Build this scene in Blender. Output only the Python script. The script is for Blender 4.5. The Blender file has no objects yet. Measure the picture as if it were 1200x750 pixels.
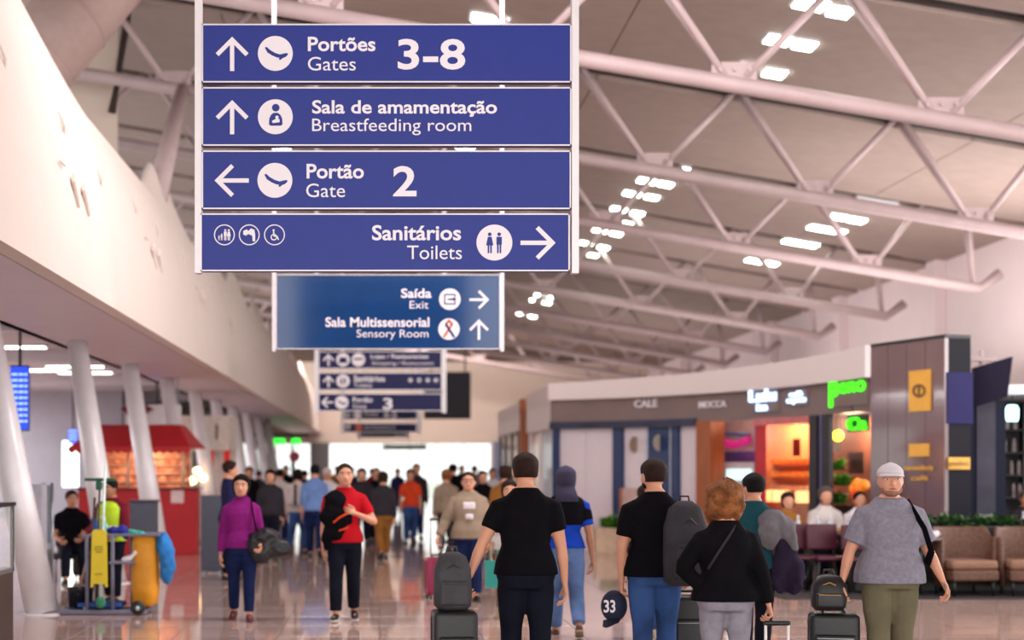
import bpy, bmesh, math, random
from mathutils import Vector, Matrix, noise
random.seed(7)
PI = math.pi
SC = bpy.context.scene
COL = SC.collection

# ------------------------------------------------------------------ camera
EYE = 1.65
cam_data = bpy.data.cameras.new('camera')
cam = bpy.data.objects.new('camera', cam_data); COL.objects.link(cam)
cam.location = (0, 0, EYE); cam.rotation_euler = (PI/2, 0, 0)
cam_data.sensor_width = 36; cam_data.lens = 54
cam_data.shift_x = 155/1200; cam_data.shift_y = 173/1200
cam_data.clip_end = 500
cam_data.dof.use_dof = True; cam_data.dof.focus_distance = 10.5; cam_data.dof.aperture_fstop = 1.25
SC.camera = cam
# ------------------------------------------------------------------ daylight and added lights
wd = bpy.data.worlds.new('daylight'); SC.world = wd; wd.use_nodes = True
bg = wd.node_tree.nodes['Background']
bg.inputs[0].default_value = (0.97, 1.0, 0.96, 1); bg.inputs[1].default_value = 1.9
SC.view_settings.view_transform = 'Standard'; SC.view_settings.look = 'None'
SC.view_settings.gamma = 1; SC.view_settings.use_curve_mapping = False
SC.view_settings.exposure = 0.1
SC.cycles.max_bounces = 8; SC.cycles.diffuse_bounces = 4; SC.cycles.glossy_bounces = 3
SC.cycles.transparent_max_bounces = 8; SC.cycles.transmission_bounces = 4
SC.cycles.sample_clamp_indirect = 8

def area_light(name, loc, rot, sx, sy, power, col=(1, .95, .92)):
    l = bpy.data.lights.new(name, 'AREA'); l.shape = 'RECTANGLE'; l.size = sx; l.size_y = sy
    l.energy = power; l.color = col
    o = bpy.data.objects.new(name, l); o.location = loc; o.rotation_euler = rot; COL.objects.link(o)
    return o
# area lights added to brighten the hall: behind the camera, right of the frame
# and under the closed roof of the near bay; no such glazing is built
area_light('rear_fill', (2, -6, 4.5), (math.radians(80), 0, 0), 20, 8, 1000, (1, .93, .92))
area_light('side_fill', (13.8, 20, 4.8), (math.radians(90), 0, math.radians(90)), 22, 3.5, 1150, (1, .92, .9))
area_light('overhead_fill', (4.5, 15.5, 8.2), (math.radians(28), 0, 0), 12, 3, 1200, (1, .93, .92))
for ux, uy, sx, sy, pw in ((10.5, 31, 5, 8, 260), (9.5, 44, 7, 12, 300), (9.5, 62, 7, 16, 260), (-7, 24, 3, 12, 160), (-7, 42, 3, 16, 260), (-7, 62, 3, 18, 320)):
    area_light('upward_fill', (ux, uy, 4.6 if ux < 0 else 3.75), (math.radians(180), 0, 0), sx, sy, pw, (1, .9, .88))

area_light('end_wall_fill', (2, 70, 8.2), (math.radians(62), 0, 0), 14, 1.2, 1500, (1, .9, .84))  # area light added to brighten the far wall, no fixture modelled
area_light('checkin_fill', (-16, 36, 4.1), (0, 0, 0), 5, 30, 4500, (1, .95, .97))

# ------------------------------------------------------------------ helpers
def srgb(r, g, b):
    return tuple(((c/255)/12.92 if c/255 <= .04045 else ((c/255+.055)/1.055)**2.4) for c in (r, g, b))
def P(px, py, d):
    return Vector(((px-445)/1800*d, d, EYE-(py-548)/1800*d))
def X(px, d): return (px-445)/1800*d
def Z(py, d): return EYE-(py-548)/1800*d

MATS = {}
def mat(name, rgb, rough=.6, var=.12, scale=8, bump=0., bscale=60, metal=0., emit=None, estr=0, alpha=1, trans=0, spec=.5, coat=0, rgb2=None, stretch=None):
    if name in MATS: return MATS[name]
    m = bpy.data.materials.new(name); m.use_nodes = True
    nt = m.node_tree; b = nt.nodes['Principled BSDF']
    c = srgb(*rgb)
    tc = nt.nodes.new('ShaderNodeTexCoord'); src = tc.outputs['Object']
    if stretch:
        mp = nt.nodes.new('ShaderNodeMapping'); mp.inputs['Scale'].default_value = stretch
        nt.links.new(src, mp.inputs[0]); src = mp.outputs[0]
    nz = nt.nodes.new('ShaderNodeTexNoise'); nz.inputs['Scale'].default_value = scale; nz.inputs['Detail'].default_value = 4
    nt.links.new(src, nz.inputs['Vector'])
    rp = nt.nodes.new('ShaderNodeValToRGB')
    c2 = srgb(*rgb2) if rgb2 else tuple(min(1, x*(1+var)) for x in c)
    c1 = c if rgb2 else tuple(x*(1-var) for x in c)
    rp.color_ramp.elements[0].position = .3; rp.color_ramp.elements[0].color = (*c1, 1)
    rp.color_ramp.elements[1].position = .7; rp.color_ramp.elements[1].color = (*c2, 1)
    nt.links.new(nz.outputs['Fac'], rp.inputs[0]); nt.links.new(rp.outputs[0], b.inputs['Base Color'])
    b.inputs['Roughness'].default_value = rough; b.inputs['Metallic'].default_value = metal
    b.inputs['Specular IOR Level'].default_value = spec
    if coat: b.inputs['Coat Weight'].default_value = coat; b.inputs['Coat Roughness'].default_value = .05
    if bump:
        n2 = nt.nodes.new('ShaderNodeTexNoise'); n2.inputs['Scale'].default_value = bscale; n2.inputs['Detail'].default_value = 3
        nt.links.new(src, n2.inputs['Vector'])
        bp = nt.nodes.new('ShaderNodeBump'); bp.inputs['Strength'].default_value = bump; bp.inputs['Distance'].default_value = .02
        nt.links.new(n2.outputs['Fac'], bp.inputs['Height']); nt.links.new(bp.outputs[0], b.inputs['Normal'])
    if emit:
        b.inputs['Emission Color'].default_value = (*srgb(*emit), 1); b.inputs['Emission Strength'].default_value = estr
    if alpha < 1: b.inputs['Alpha'].default_value = alpha
    if trans: b.inputs['Transmission Weight'].default_value = trans
    MATS[name] = m
    return m

def tag(o, label=None, cat=None, group=None, kind=None):
    if label: o['label'] = label
    if cat: o['category'] = cat
    if group: o['group'] = group
    if kind: o['kind'] = kind
    return o
def thing(name, label, cat, loc=(0, 0, 0), group=None, rz=0):
    o = bpy.data.objects.new(name, None); o.location = loc; o.rotation_euler = (0, 0, rz)
    o.empty_display_size = .1
    COL.objects.link(o); return tag(o, label, cat, group)
def root_of(o):
    while o.parent: o = o.parent
    return o

class M:
    def __init__(s): s.v = []; s.f = []
    def add(s, vs, fs):
        n = len(s.v); s.v += [Vector(v) for v in vs]; s.f += [tuple(i+n for i in f) for f in fs]; return s
    def box(s, c, sz, R=None):
        x, y, z = (q/2 for q in sz); c = Vector(c)
        vs = [Vector(p) for p in ((-x,-y,-z),(x,-y,-z),(x,y,-z),(-x,y,-z),(-x,-y,z),(x,-y,z),(x,y,z),(-x,y,z))]
        if R is not None: vs = [R @ v for v in vs]
        return s.add([v+c for v in vs], [(0,3,2,1),(4,5,6,7),(0,1,5,4),(1,2,6,5),(2,3,7,6),(3,0,4,7)])
    def box2(s, a, b):
        return s.box([(a[i]+b[i])/2 for i in range(3)], [abs(b[i]-a[i]) for i in range(3)])
    def rbox(s, c, sz, r=.02, seg=2, R=None):
        bm = bmesh.new(); bmesh.ops.create_cube(bm, size=1)
        for v in bm.verts: v.co = Vector((v.co.x*sz[0], v.co.y*sz[1], v.co.z*sz[2]))
        bmesh.ops.bevel(bm, geom=bm.edges[:], offset=min(r, min(sz)*.49), segments=seg, profile=.6, affect='EDGES')
        bm.verts.index_update(); c = Vector(c)
        vs = [((R @ v.co) if R is not None else v.co.copy())+c for v in bm.verts]
        fs = [tuple(v.index for v in f.verts) for f in bm.faces]; bm.free()
        return s.add(vs, fs)
    def tube(s, pts, rad, n=10, ref=None, p=2., cap=True, closed=False):
        pts = [Vector(q) for q in pts]; m = len(pts)
        if not isinstance(rad, (list, tuple)): rad = [rad]*m
        elif len(rad) == 2 and m != 2 and not isinstance(rad[0], (list, tuple)): rad = [rad]*m
        vs = []; fs = []; prev = None
        for i in range(m):
            t = (pts[min(i+1, m-1)]-pts[max(i-1, 0)]) if not closed else (pts[(i+1) % m]-pts[i-1])
            t.normalize()
            a = Vector(ref) if ref is not None else (prev if prev is not None else (Vector((0,0,1)) if abs(t.z) < .9 else Vector((1,0,0))))
            a = a-t*a.dot(t)
            if a.length < 1e-5: a = t.orthogonal()
            a.normalize(); b = t.cross(a); prev = a
            r = rad[i]; ra, rb = r if isinstance(r, (list, tuple)) else (r, r)
            for k in range(n):
                th = 2*PI*k/n; c, q = math.cos(th), math.sin(th)
                vs.append(pts[i]+a*ra*math.copysign(abs(c)**(2/p), c)+b*rb*math.copysign(abs(q)**(2/p), q))
        for i in range(m if closed else m-1):
            j = (i+1) % m
            for k in range(n):
                l = (k+1) % n
                fs.append((i*n+k, i*n+l, j*n+l, j*n+k))
        if cap and not closed:
            fs.append(tuple(reversed(range(n)))); fs.append(tuple((m-1)*n+k for k in range(n)))
        return s.add(vs, fs)
    def cap_tube(s, pts, rad, n=12, ref=None):     # tube with rounded ends
        pts = [Vector(q) for q in pts]; rad = list(rad) if isinstance(rad, (list, tuple)) else [rad]*len(pts)
        g = lambda r, k: (r[0]*k, r[1]*k) if isinstance(r, (list, tuple)) else r*k
        mx = lambda r: min(r) if isinstance(r, (list, tuple)) else r
        d0 = (pts[0]-pts[1]).normalized(); d1 = (pts[-1]-pts[-2]).normalized()
        a, b = rad[0], rad[-1]
        return s.tube([pts[0]+d0*mx(a)*.95, pts[0]+d0*mx(a)*.7]+pts+[pts[-1]+d1*mx(b)*.7, pts[-1]+d1*mx(b)*.95],
                      [g(a, .35), g(a, .75)]+rad+[g(b, .75), g(b, .35)], n, ref)
    def lathe(s, prof, c=(0,0,0), n=16, R=None):
        c = Vector(c); vs = []; fs = []; m = len(prof)
        for r, z in prof:
            for k in range(n):
                v = Vector((r*math.cos(2*PI*k/n), r*math.sin(2*PI*k/n), z))
                vs.append((R @ v if R is not None else v)+c)
        for i in range(m-1):
            for k in range(n):
                l = (k+1) % n; fs.append((i*n+k, i*n+l, (i+1)*n+l, (i+1)*n+k))
        fs.append(tuple(reversed(range(n)))); fs.append(tuple((m-1)*n+k for k in range(n)))
        return s.add(vs, fs)
    def ell(s, c, r, n=12, m=8, R=None):
        c = Vector(c); vs = []; fs = []
        for i in range(m+1):
            t = PI*i/m
            for k in range(n):
                a = 2*PI*k/n
                rr = max(math.sin(t), .02)
                v = Vector((r[0]*rr*math.cos(a), r[1]*rr*math.sin(a), -r[2]*math.cos(t)))
                vs.append((R @ v if R is not None else v)+c)
        for i in range(m):
            for k in range(n):
                l = (k+1) % n; fs.append((i*n+k, i*n+l, (i+1)*n+l, (i+1)*n+k))
        fs.append(tuple(reversed(range(n)))); fs.append(tuple(m*n+k for k in range(n)))
        return s.add(vs, fs)
    def prism(s, poly, fn, th):            # 2-D polygon put on a plane by fn(u, v, w)
        n = len(poly)
        vs = [fn(u, v, 0) for u, v in poly]+[fn(u, v, th) for u, v in poly]
        fs = [tuple(range(n)), tuple(reversed(range(n, 2*n)))]+[(i, i+n, (i+1) % n+n, (i+1) % n) for i in range(n)]
        return s.add(vs, fs)
    def build(s, name, m, parent=None, smooth=False, local=False, bevel=0, fixn=True):
        off = Vector((0,0,0)) if (parent is None or local) else root_of(parent).location
        me = bpy.data.meshes.new(name)
        me.from_pydata([tuple(v-off) for v in s.v], [], s.f)
        if fixn:
            bm = bmesh.new(); bm.from_mesh(me); bmesh.ops.recalc_face_normals(bm, faces=bm.faces[:]); bm.to_mesh(me); bm.free()
        me.update()
        if smooth: me.shade_smooth()
        me.materials.append(m)
        o = bpy.data.objects.new(name, me); COL.objects.link(o)
        if parent: o.parent = parent
        if bevel:
            bv = o.modifiers.new('bevel', 'BEVEL'); bv.width = bevel; bv.segments = 2; bv.limit_method = 'ANGLE'
        return o
def single(m, name, mt, label, cat, group=None, loc=None, **k):
    o = m.build(name, mt, **k); tag(o, label, cat, group)
    return o
def struct(m, name, mt, label=None, **k):
    o = m.build(name, mt, **k); tag(o, label, kind='structure'); return o
def copy_tree(o, parent=None):
    c = o.copy(); COL.objects.link(c); c.parent = parent
    for ch in list(o.children): copy_tree(ch, c)
    return c

TMP = bpy.data.scenes.new('tmp')
def remesh(m, vox, smooth=3, deci=None):
    me = bpy.data.meshes.new('t'); me.from_pydata([tuple(v) for v in m.v], [], m.f)
    bm = bmesh.new(); bm.from_mesh(me); bmesh.ops.recalc_face_normals(bm, faces=bm.faces[:]); bm.to_mesh(me); bm.free()
    o = bpy.data.objects.new('t', me); TMP.collection.objects.link(o)
    r = o.modifiers.new('r', 'REMESH'); r.mode = 'VOXEL'; r.voxel_size = vox
    if smooth: q = o.modifiers.new('s', 'SMOOTH'); q.factor = .5; q.iterations = smooth
    if deci: dd = o.modifiers.new('d', 'DECIMATE'); dd.ratio = deci
    vl = TMP.view_layers[0]; vl.update(); dg = vl.depsgraph
    e = o.evaluated_get(dg); out = bpy.data.meshes.new_from_object(e, depsgraph=dg)
    r = M(); r.v = [v.co.copy() for v in out.vertices]; r.f = [tuple(p.vertices) for p in out.polygons]
    bpy.data.objects.remove(o); bpy.data.meshes.remove(me); bpy.data.meshes.remove(out)
    return r

def text_mesh(s, bold=False):
    cu = bpy.data.curves.new('txt', 'FONT'); cu.body = s; cu.size = 1; cu.resolution_u = 4
    if bold: cu.offset = .021
    cu.extrude = .5
    o = bpy.data.objects.new('txt', cu); TMP.collection.objects.link(o)
    vl = TMP.view_layers[0]; vl.update(); dg = vl.depsgraph
    me = bpy.data.meshes.new_from_object(o.evaluated_get(dg), depsgraph=dg)
    vs = [v.co.copy() for v in me.vertices]; fs = [tuple(p.vertices) for p in me.polygons]
    bpy.data.objects.remove(o); bpy.data.curves.remove(cu); bpy.data.meshes.remove(me)
    return vs, fs
def fit_text(m, s, x0, x1, y0, y1, fn, th=.002, bold=False):
    """lettering fitted to the box x0..x1, y0 (top)..y1 (bottom); fn maps (u, v, w) to the surface"""
    vs, fs = text_mesh(s, bold)
    ax, bx = min(v.x for v in vs), max(v.x for v in vs); ay, by = min(v.y for v in vs), max(v.y for v in vs)
    out = [fn(x0+(v.x-ax)/(bx-ax)*(x1-x0), y1+(v.y-ay)/(by-ay)*(y0-y1), th if v.z > 0 else 0) for v in vs]
    m.add(out, fs); return m

white = mat('white_paint', (236, 222, 216), .55, .02, 3)
# ================================================================== THE HALL
M_wall = mat('warm_white_plaster', (226, 211, 204), .6, .015, 1.2)
M_soffit = mat('lilac_white_soffit', (214, 200, 208), .5, .03, 2)
M_roof = mat('taupe_roof_panel', (156, 137, 129), .75, .06, 3, bump=.15, bscale=90)
M_dark = mat('dark_gap', (52, 40, 38), .9, .1)
M_truss = mat('truss_paint', (178, 156, 157), .45, .05, 3)
M_far = mat('beige_wall', (206, 188, 176), .7, .03, 1)
M_grey = mat('cool_grey_wall', (150, 150, 160), .7, .05, 2)
M_tile = mat('polished_tile', (176, 148, 140), .055, .10, 1.1, rgb2=(198, 172, 163), spec=.9)
M_grout = mat('grout', (110, 95, 90), .8)
M_lamp = mat('lamp_diffuser', (255, 255, 250), .4, 0, emit=(240, 255, 242), estr=16)
M_frame = mat('white_metal', (226, 220, 224), .35, .03, metal=.1)
M_black = mat('black_metal', (22, 20, 24), .4, .1)
M_steel = mat('brushed_steel', (150, 150, 158), .3, .08, metal=.8)
M_glass = mat('clear_glass', (225, 235, 235), .03, 0, alpha=.16, spec=.8)
M_ground = mat('outside_paving', (190, 195, 185), .9)

# ---- floor of polished tiles, each near one a piece of its own with a hair of tilt
fl = M().box2((-26, -8, -.10), (16, 81, -.012)); floor = struct(fl, 'floor', M_grout)
tile_me = []
for k in range(4):
    q = M().rbox((0, 0, -.01), (.994, .994, .02), .003, 1)
    o = q.build('tile', M_tile); tile_me.append(o.data); bpy.data.objects.remove(o)
rt = random.Random(3)
for j in range(11, 38):
    for i in range(-6, 5):
        o = bpy.data.objects.new('tile', tile_me[(i*7+j*3) % 4]); o.location = (i+.5, j+.5, 0)
        o.rotation_euler = (rt.gauss(0, .0009), rt.gauss(0, .0009), 0)
        COL.objects.link(o); o.parent = floor
m = M()
for j in range(-8, 81):
    for i in range(-20, 16):
        if -6 <= i < 5 and 11 <= j < 38: continue
        if j > 50 and (i < -12 or i > 10): continue
        R = Matrix.Rotation(rt.gauss(0, .0009), 3, 'X') @ Matrix.Rotation(rt.gauss(0, .0009), 3, 'Y')
        m.box((i+.5, j+.5, -.01), (.994, .994, .02), R)
o = m.build('tile_field', M_tile, floor); o['kind'] = 'stuff'
struct(M().box2((-60, 81, -.3), (60, 200, -.15)), 'ground', M_ground)

# ---- roof, falling to the right, one panel a bay
def zr(x): return EYE+7.5-.17*x
ceil_o = struct(M().add([(-16, -8, zr(-16)+.25), (15, -8, zr(15)+.25), (15, 82, zr(15)+.25), (-16, 82, zr(-16)+.25),
                         (-16, -8, zr(-16)+.45), (15, -8, zr(15)+.45), (15, 82, zr(15)+.45), (-16, 82, zr(-16)+.45)],
                        [(0,1,2,3),(7,6,5,4),(0,4,5,1),(1,5,6,2),(2,6,7,3),(3,7,4,0)]), 'ceiling', M_dark)
TY = [14.8+6*k for k in range(11)]
ys = [-8, -3.2, 2.8, 8.8]+TY+[80.7]
for a, b in zip(ys[:-1], ys[1:]):
    m = M(); a2, b2 = a+.16, b-.34
    for x0, x1 in ((-16, -9.4), (-9.38, -2.8), (-2.78, 3.8), (3.82, 10.4), (10.42, 14.5)):
        m.add([(x0, a2, zr(x0)), (x1, a2, zr(x1)), (x1, b2, zr(x1)), (x0, b2, zr(x0)),
               (x0, a2, zr(x0)+.12), (x1, a2, zr(x1)+.12), (x1, b2, zr(x1)+.12), (x0, b2, zr(x0)+.12)],
              [(0,1,2,3),(7,6,5,4),(0,4,5,1),(1,5,6,2),(2,6,7,3),(3,7,4,0)])
    m.build('roof_panel', M_roof, ceil_o)

# ---- trusses
def zl(x): return EYE+6.0-.17*x
def zu(x): return EYE+7.62-.17*x
def truss(y, first, label):
    t = thing('roof_truss', label, 'truss', (0, y, zl(0)), 'tubular roof trusses across the hall')
    M().tube([(-9, y, zl(-9)), (12.8, y, zl(12.8)), (13.25, y, zl(12.8)+.32)], .115, 14).build('lower_chord', M_truss, t, True)
    for s in (-1, 1):
        M().tube([(-9, y+s*.13, zu(-9)), (13.2, y+s*.13, zu(13.2))], .06, 10).build('upper_chord', M_dark, t, True)
    nodes = [-6.4+2.8*k for k in range(7)]+[12.8]
    for i, x in enumerate(nodes):
        if i < 7:
            m = M().rbox((x, y, zl(x)+.16), (.62, .05, .3), .02)
            for bx in (-.2, 0, .2):
                m.lathe([(.03, 0), (.03, .05)], (x+bx, y-.02, zl(x)+.2), 8, Matrix.Rotation(PI/2, 3, 'X'))
            m.build('gusset_plate', M_truss, t)
        xa = x-1.4 if i < 7 else x-.35
        for s in (-1, 1):
            M().tube([(x-.12, y, zl(x)+.1), (xa+.06, y+s*.13, zu(xa))], .055, 8).build('brace', M_truss, t, True)
        if i < 7:
            xb = x+1.4 if i < 6 else x+1.2
            M().tube([(x+.15, y, zl(x)+.1), (xb, y, zu(xb))], .055, 8).build('brace', M_truss, t, True)
            M().box((x-1.4, y, zu(x-1.4)-.02), (.3, .3, .06)).build('cross_tie', M_dark, t)
    return t
names = ['nearest', 'second', 'third', 'fourth', 'fifth', 'sixth', 'seventh', 'eighth', 'ninth', 'farthest']
for k in range(1, 11):
    truss(TY[k], k == 1, 'pale tubular steel roof truss, %s of the row over the hall' % names[k-1])

# ---- left bulkhead: white wall above a lilac soffit, with curved shells on its top
prof = [(-3.0, 3.45), (-3.02, 3.9), (-3.06, 4.4), (-3.14, 4.9), (-3.25, 5.35), (-3.38, 5.7)]
Y0, Y1 = 4, 80
m = M(); vs = []; n = len(prof)
for (x, z) in prof+[(x-.18, z) for x, z in reversed(prof)]:
    vs += [(x, Y0, z), (x, Y1, z)]
N2 = 2*n
m.add(vs, [(2*i, 2*i+1, 2*((i+1) % N2)+1, 2*((i+1) % N2)) for i in range(N2)]+[tuple(2*i for i in range(N2)), tuple(2*i+1 for i in reversed(range(N2)))])
wl = struct(m, 'wall_left', M_wall, smooth=False)
for (ya, yb) in [(9, 20.6)]+[(23.4+i*6.6, 29.2+i*6.6) for i in range(8)]:
    m = M(); vs = []; fs = []; nu, nv = 22, 8
    for lay in (0, 1):
        for i in range(nu+1):
            u = i/nu; y = ya+(yb-ya)*u
            hh = .95*min(1, (max(0., 1-u)*2.2)**.6)*min(1, (u*5+.05)**.5)
            for j in range(nv+1):
                v = j/nv
                vs.append((-3.36-.30*v*v-.06*math.sin(v*PI)+(-.05 if lay else 0)-.12*u*v, y+.25*v*(1-u), 5.62+hh*v))
    L = (nu+1)*(nv+1)
    for i in range(nu):
        for j in range(nv):
            a = i*(nv+1)+j; fs += [(a, a+1, a+nv+2, a+nv+1), (L+a, L+a+nv+1, L+a+nv+2, L+a+1)]
    for i in range(nu):
        a = i*(nv+1)+nv; fs.append((a, L+a, L+a+nv+1, a+nv+1))
    m.add(vs, fs); m.build('curved_shell', M_wall, wl, True)
# small relief ornaments on the wall
def xw(z):
    for (xa, za), (xb, zb) in zip(prof[:-1], prof[1:]):
        if za <= z <= zb: return xa+(xb-xa)*(z-za)/(zb-za)
    return prof[-1][0]
def relief_z(px, py):      # depth at which the ray meets the sloping wall
    y = 14.
    for _ in range(12):
        z = Z(py, y); y = xw(min(max(z, 3.45), 5.7))*1800/(px-445)
    return Vector((xw(Z(py, y)), y, Z(py, y)))
hooks = [(2, 68), (72, 148), (116, 210), (158, 245), (184, 272), (214, 302), (232, 320), (250, 338), (264, 352)]
for i, (px, py) in enumerate(hooks):
    c = relief_z(px, py)
    m = M().cap_tube([c+Vector((.0, -.12, .12)), c+Vector((.03, 0, .0)), c+Vector((.0, .10, -.12))], [.008, .018, .008], 8)
    m.build('wall_relief', M_wall, wl, True)
for i, (px, py) in enumerate([(92, 228), (182, 303), (237, 354), (272, 384), (300, 412)]):
    c = relief_z(px, py)
    for dy, h in ((-.32, .15), (.22, .15)):
        m = M().box(c+Vector((.025, dy+.1, 0)), (.04, .12, h*2.4), Matrix.Rotation(.9, 3, 'X'))
        m.build('wall_relief', M_wall, wl, bevel=.01)
    M().box(c+Vector((.006, -.8, .16)), (.02, .25, .02)).build('wall_relief', M_wall, wl)
sof = struct(M().box2((-4.75, Y0, 3.45), (-3.2, Y1, 3.6)), 'trim_1', M_soffit)
# check-in hall ceiling beyond the soffit
struct(M().box2((-26, Y0, 4.25), (-4.7, Y1, 4.45)), 'ceiling_checkin', mat('checkin_ceiling', (170, 165, 172), .6, .06, .6))
struct(M().box2((-4.75, Y0, 3.45), (-4.62, Y1, 4.3)), 'trim_2', M_soffit)
# beams and duct runs under that ceiling
for i, y in enumerate((26, 34, 43, 54, 66)):
    struct(M().box2((-26, y, 3.98), (-4.8, y+.3, 4.25)), 'trim_%d' % (3+i), mat('ceiling_beam', (188, 184, 192), .5, .05, 1))
SL = [(45, 434), (20, 421), (88, 430), (14, 407), (60, 447), (110, 450), (62, 474), (20, 462), (100, 437), (5, 446), (140, 478), (38, 480), (130, 462), (75, 493), (30, 490), (120, 489), (150, 478), (90, 505)]
SL = [q for q in SL if (4.2-EYE)*1800/(548-q[1]) < 60]
STRIP = {q: ['first', 'second', 'third', 'fourth', 'fifth', 'sixth', 'seventh', 'eighth', 'ninth', 'tenth', 'eleventh', 'twelfth', 'thirteenth', 'fourteenth', 'fifteenth', 'sixteenth', 'seventeenth', 'eighteenth'][i] for i, q in enumerate(sorted(SL))}
for (px, py) in SL:
    y = (4.2-EYE)*1800/(548-py); x = X(px, y)
    if y > 78: continue
    t = thing('ceiling_light', 'slim white strip light of the check-in ceiling, %s from the left edge' % STRIP[px, py], 'ceiling light', (x, y, 4.2), 'strip lights of the check-in hall')
    M().box((x, y, 4.225), (1.5, .36, .05)).build('housing', M_frame, t)
    M().box((x, y, 4.195), (1.4, .28, .012)).build('diffuser', mat('strip_diffuser', (255, 255, 250), .4, 0, emit=(248, 255, 250), estr=9), t)

# check-in hall walls
M_back = mat('cool_grey_wall', (0,0,0))
m = M(); m.box2((-26, 52, 0), (-10.75, 52.2, 4.3)); m.box2((-10.2, 52, 0), (-8.6, 52.2, 4.3)); m.box2((-10.75, 52, 0), (-10.2, 52.2, 1.0)); m.box2((-10.75, 52, 2.55), (-10.2, 52.2, 4.3))
struct(m, 'wall_checkin_back', M_back)
lb = struct(M().box2((-10.75, 52.05, 1.0), (-10.2, 52.1, 2.55)), 'window_5', mat('bright_glass', (240, 255, 245), .3, emit=(235, 255, 240), estr=2.5))
m = M(); m.box2((-26, -8, 0), (-25.8, 52, 1.1)); m.box2((-26, -8, 3.3), (-25.8, 52, 4.3))
struct(m, 'wall_checkin_left', M_back)
struct(M().box2((-25.95, -8, 1.1), (-25.9, 52, 3.3)), 'window_6', M_glass)
struct(M().box2((-8.7, 52, 0), (-8.5, 80, 4.3)), 'wall_checkin_side', M_back)
# ---- leaning white columns
for i in range(10):
    y = 17.3+4.6*i
    nm = ['nearest', 'second', 'third', 'fourth', 'fifth', 'sixth', 'seventh', 'eighth', 'ninth', 'farthest'][i]
    t = thing('leaning_column', 'leaning white round column carrying the soffit, %s of the row' % nm, 'column', (-3.80, y, 0), 'leaning columns under the soffit')
    r0, r1 = (.19, .14)
    M().tube([(-3.80, y, .02), (-4.01 if i else -4.09, y, 1.4), (-4.32 if i else -4.46, y, 3.46)], [r0, .175, r1], 24, cap=True).build('shaft', M_frame, t, True)
    M().lathe([(.25, 0), (.25, .012), (.21, .02)], (-3.80, y, 0), 24).build('base_plate', M_frame, t)

# ---- far end wall with daylight openings
YF = 80
m = M()
m.box2((-9.5, YF, 2.9), (14, YF+.3, 7.15))
m.box2((-3.6, YF, 0), (-2.65, YF+.3, 2.9)); m.box2((5.8, YF, 0), (14, YF+.3, 2.9)); m.box2((-9.5, YF, 0), (-7.2, YF+.3, 2.9))
struct(m, 'wall_back', M_far)
struct(M().box2((-16, YF, 7.15), (14, YF+.3, 12)), 'wall_gable', mat('brown_gable', (96, 78, 70), .8))
struct(M().box2((-3.62, YF-.25, 0), (-2.62, YF, 2.95)), 'trim_8', mat('pillar_grey', (96, 92, 94), .6))
for w, (xa, xb) in enumerate(((-7.2, -3.6), (-2.65, 5.8))):
    wn = struct(M().box2((xa, YF+.1, 0), (xb, YF+.13, 2.9)), 'window_%d' % (w+1), M_glass)
    nn = max(2, int((xb-xa)/1.4))
    for q in range(nn+1):
        xx = xa+(xb-xa)*q/nn
        M().box2((xx-.025, YF+.04, 0), (xx+.025, YF+.2, 2.9)).build('mullion', M_frame, wn)
# right side wall
struct(M().box2((14, 32, 0), (14.3, 80.3, 6.9)), 'wall_right', mat('pink_white_plaster', (236, 218, 222), .6, .02, 1))
for i, y in enumerate((38, 46, 54, 62, 70)):
    struct(M().box2((13.75, y, 0), (14, y+.7, 6.8)), 'trim_%d' % (9+i), mat('pink_white_plaster', (0,0,0)))
# left upper zone: dark drape, pale gable, big duct
struct(M().box2((-9, 27.6, 5), (-4.72, 27.7, zr(-9))), 'wall_upper_left', M_far)
single(M().tube([P(152, -4, 27.3), P(148, 30, 27.3), P(141, 70, 27.3), P(137, 100, 27.3), P(131, 132, 27.3)], [.05, .07, .06, .05, .075], 8), 'rain_pipe', M_dark, 'dark crumpled strip hanging down beside the pale gable above the left wall', 'strip', smooth=True)
t = thing('air_duct', 'large round taupe air duct rising behind the white left wall', 'duct', P(90, 60, 23.5))
a, b = P(210, -130, 24.5), P(10, 110, 23)
M().tube([a, b], .62, 32).build('duct_tube', mat('duct_skin', (172, 146, 140), .6, .05), t, True)
dv = (b-a).normalized()
for q in (.25, .45, .65, .85):
    c = a.lerp(b, q); M().tube([c-dv*.02, c+dv*.02], .635, 32).build('duct_joint', mat('duct_skin', (0,0,0)), t, True)
single(M().tube([P(214, 104, 26.8), P(182, 236, 24.9)], [.12, .19], 14), 'raking_strut', M_truss, 'thick pale raking strut from the truss down to the white wall', 'strut', smooth=True)

# ---- roof lamps: squares in rows A/B, long ones in row C
sq = [(950, 5, 1.4), (985, 14, 1), (912, 47, 1.2), (943, 53, 1), (877, 79, 1), (908, 86, 1.1), (800, 199, .8), (758, 212, 1.3), (780, 216, 1), (741, 227, 1.3), (764, 231, 1), (725, 245, 1.2),
      (747, 250, 1), (703, 270, 1.2), (722, 274, 1), (735, 262, .8), (687, 285, 1.2), (707, 290, 1), (695, 299, .9), (632, 346, 1.1), (647, 349, .9), (626, 352, 1), (641, 355, 1), (611, 368, 1.2), (624, 371, 1),
      (574, 23, 1.9), (330, 172, 1.3), (545, 172, 1.3), (515, 322, 1)]
lg = [(1024, 240), (969, 269), (938, 285), (893, 307), (1004, 258), (982, 254)]
def roof_pt(px, py):       # ray meets roof plane z = EYE+7.6-.17x
    y = 7.48*1800/((548-py)+.17*(px-445)); return Vector((X(px, y), y, EYE+7.48-.17*X(px, y)))
tilt = Matrix.Rotation(math.atan(.17), 3, 'Y')
ORD = ['first', 'second', 'third', 'fourth', 'fifth', 'sixth', 'seventh', 'eighth', 'ninth', 'tenth', 'eleventh', 'twelfth']
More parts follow.
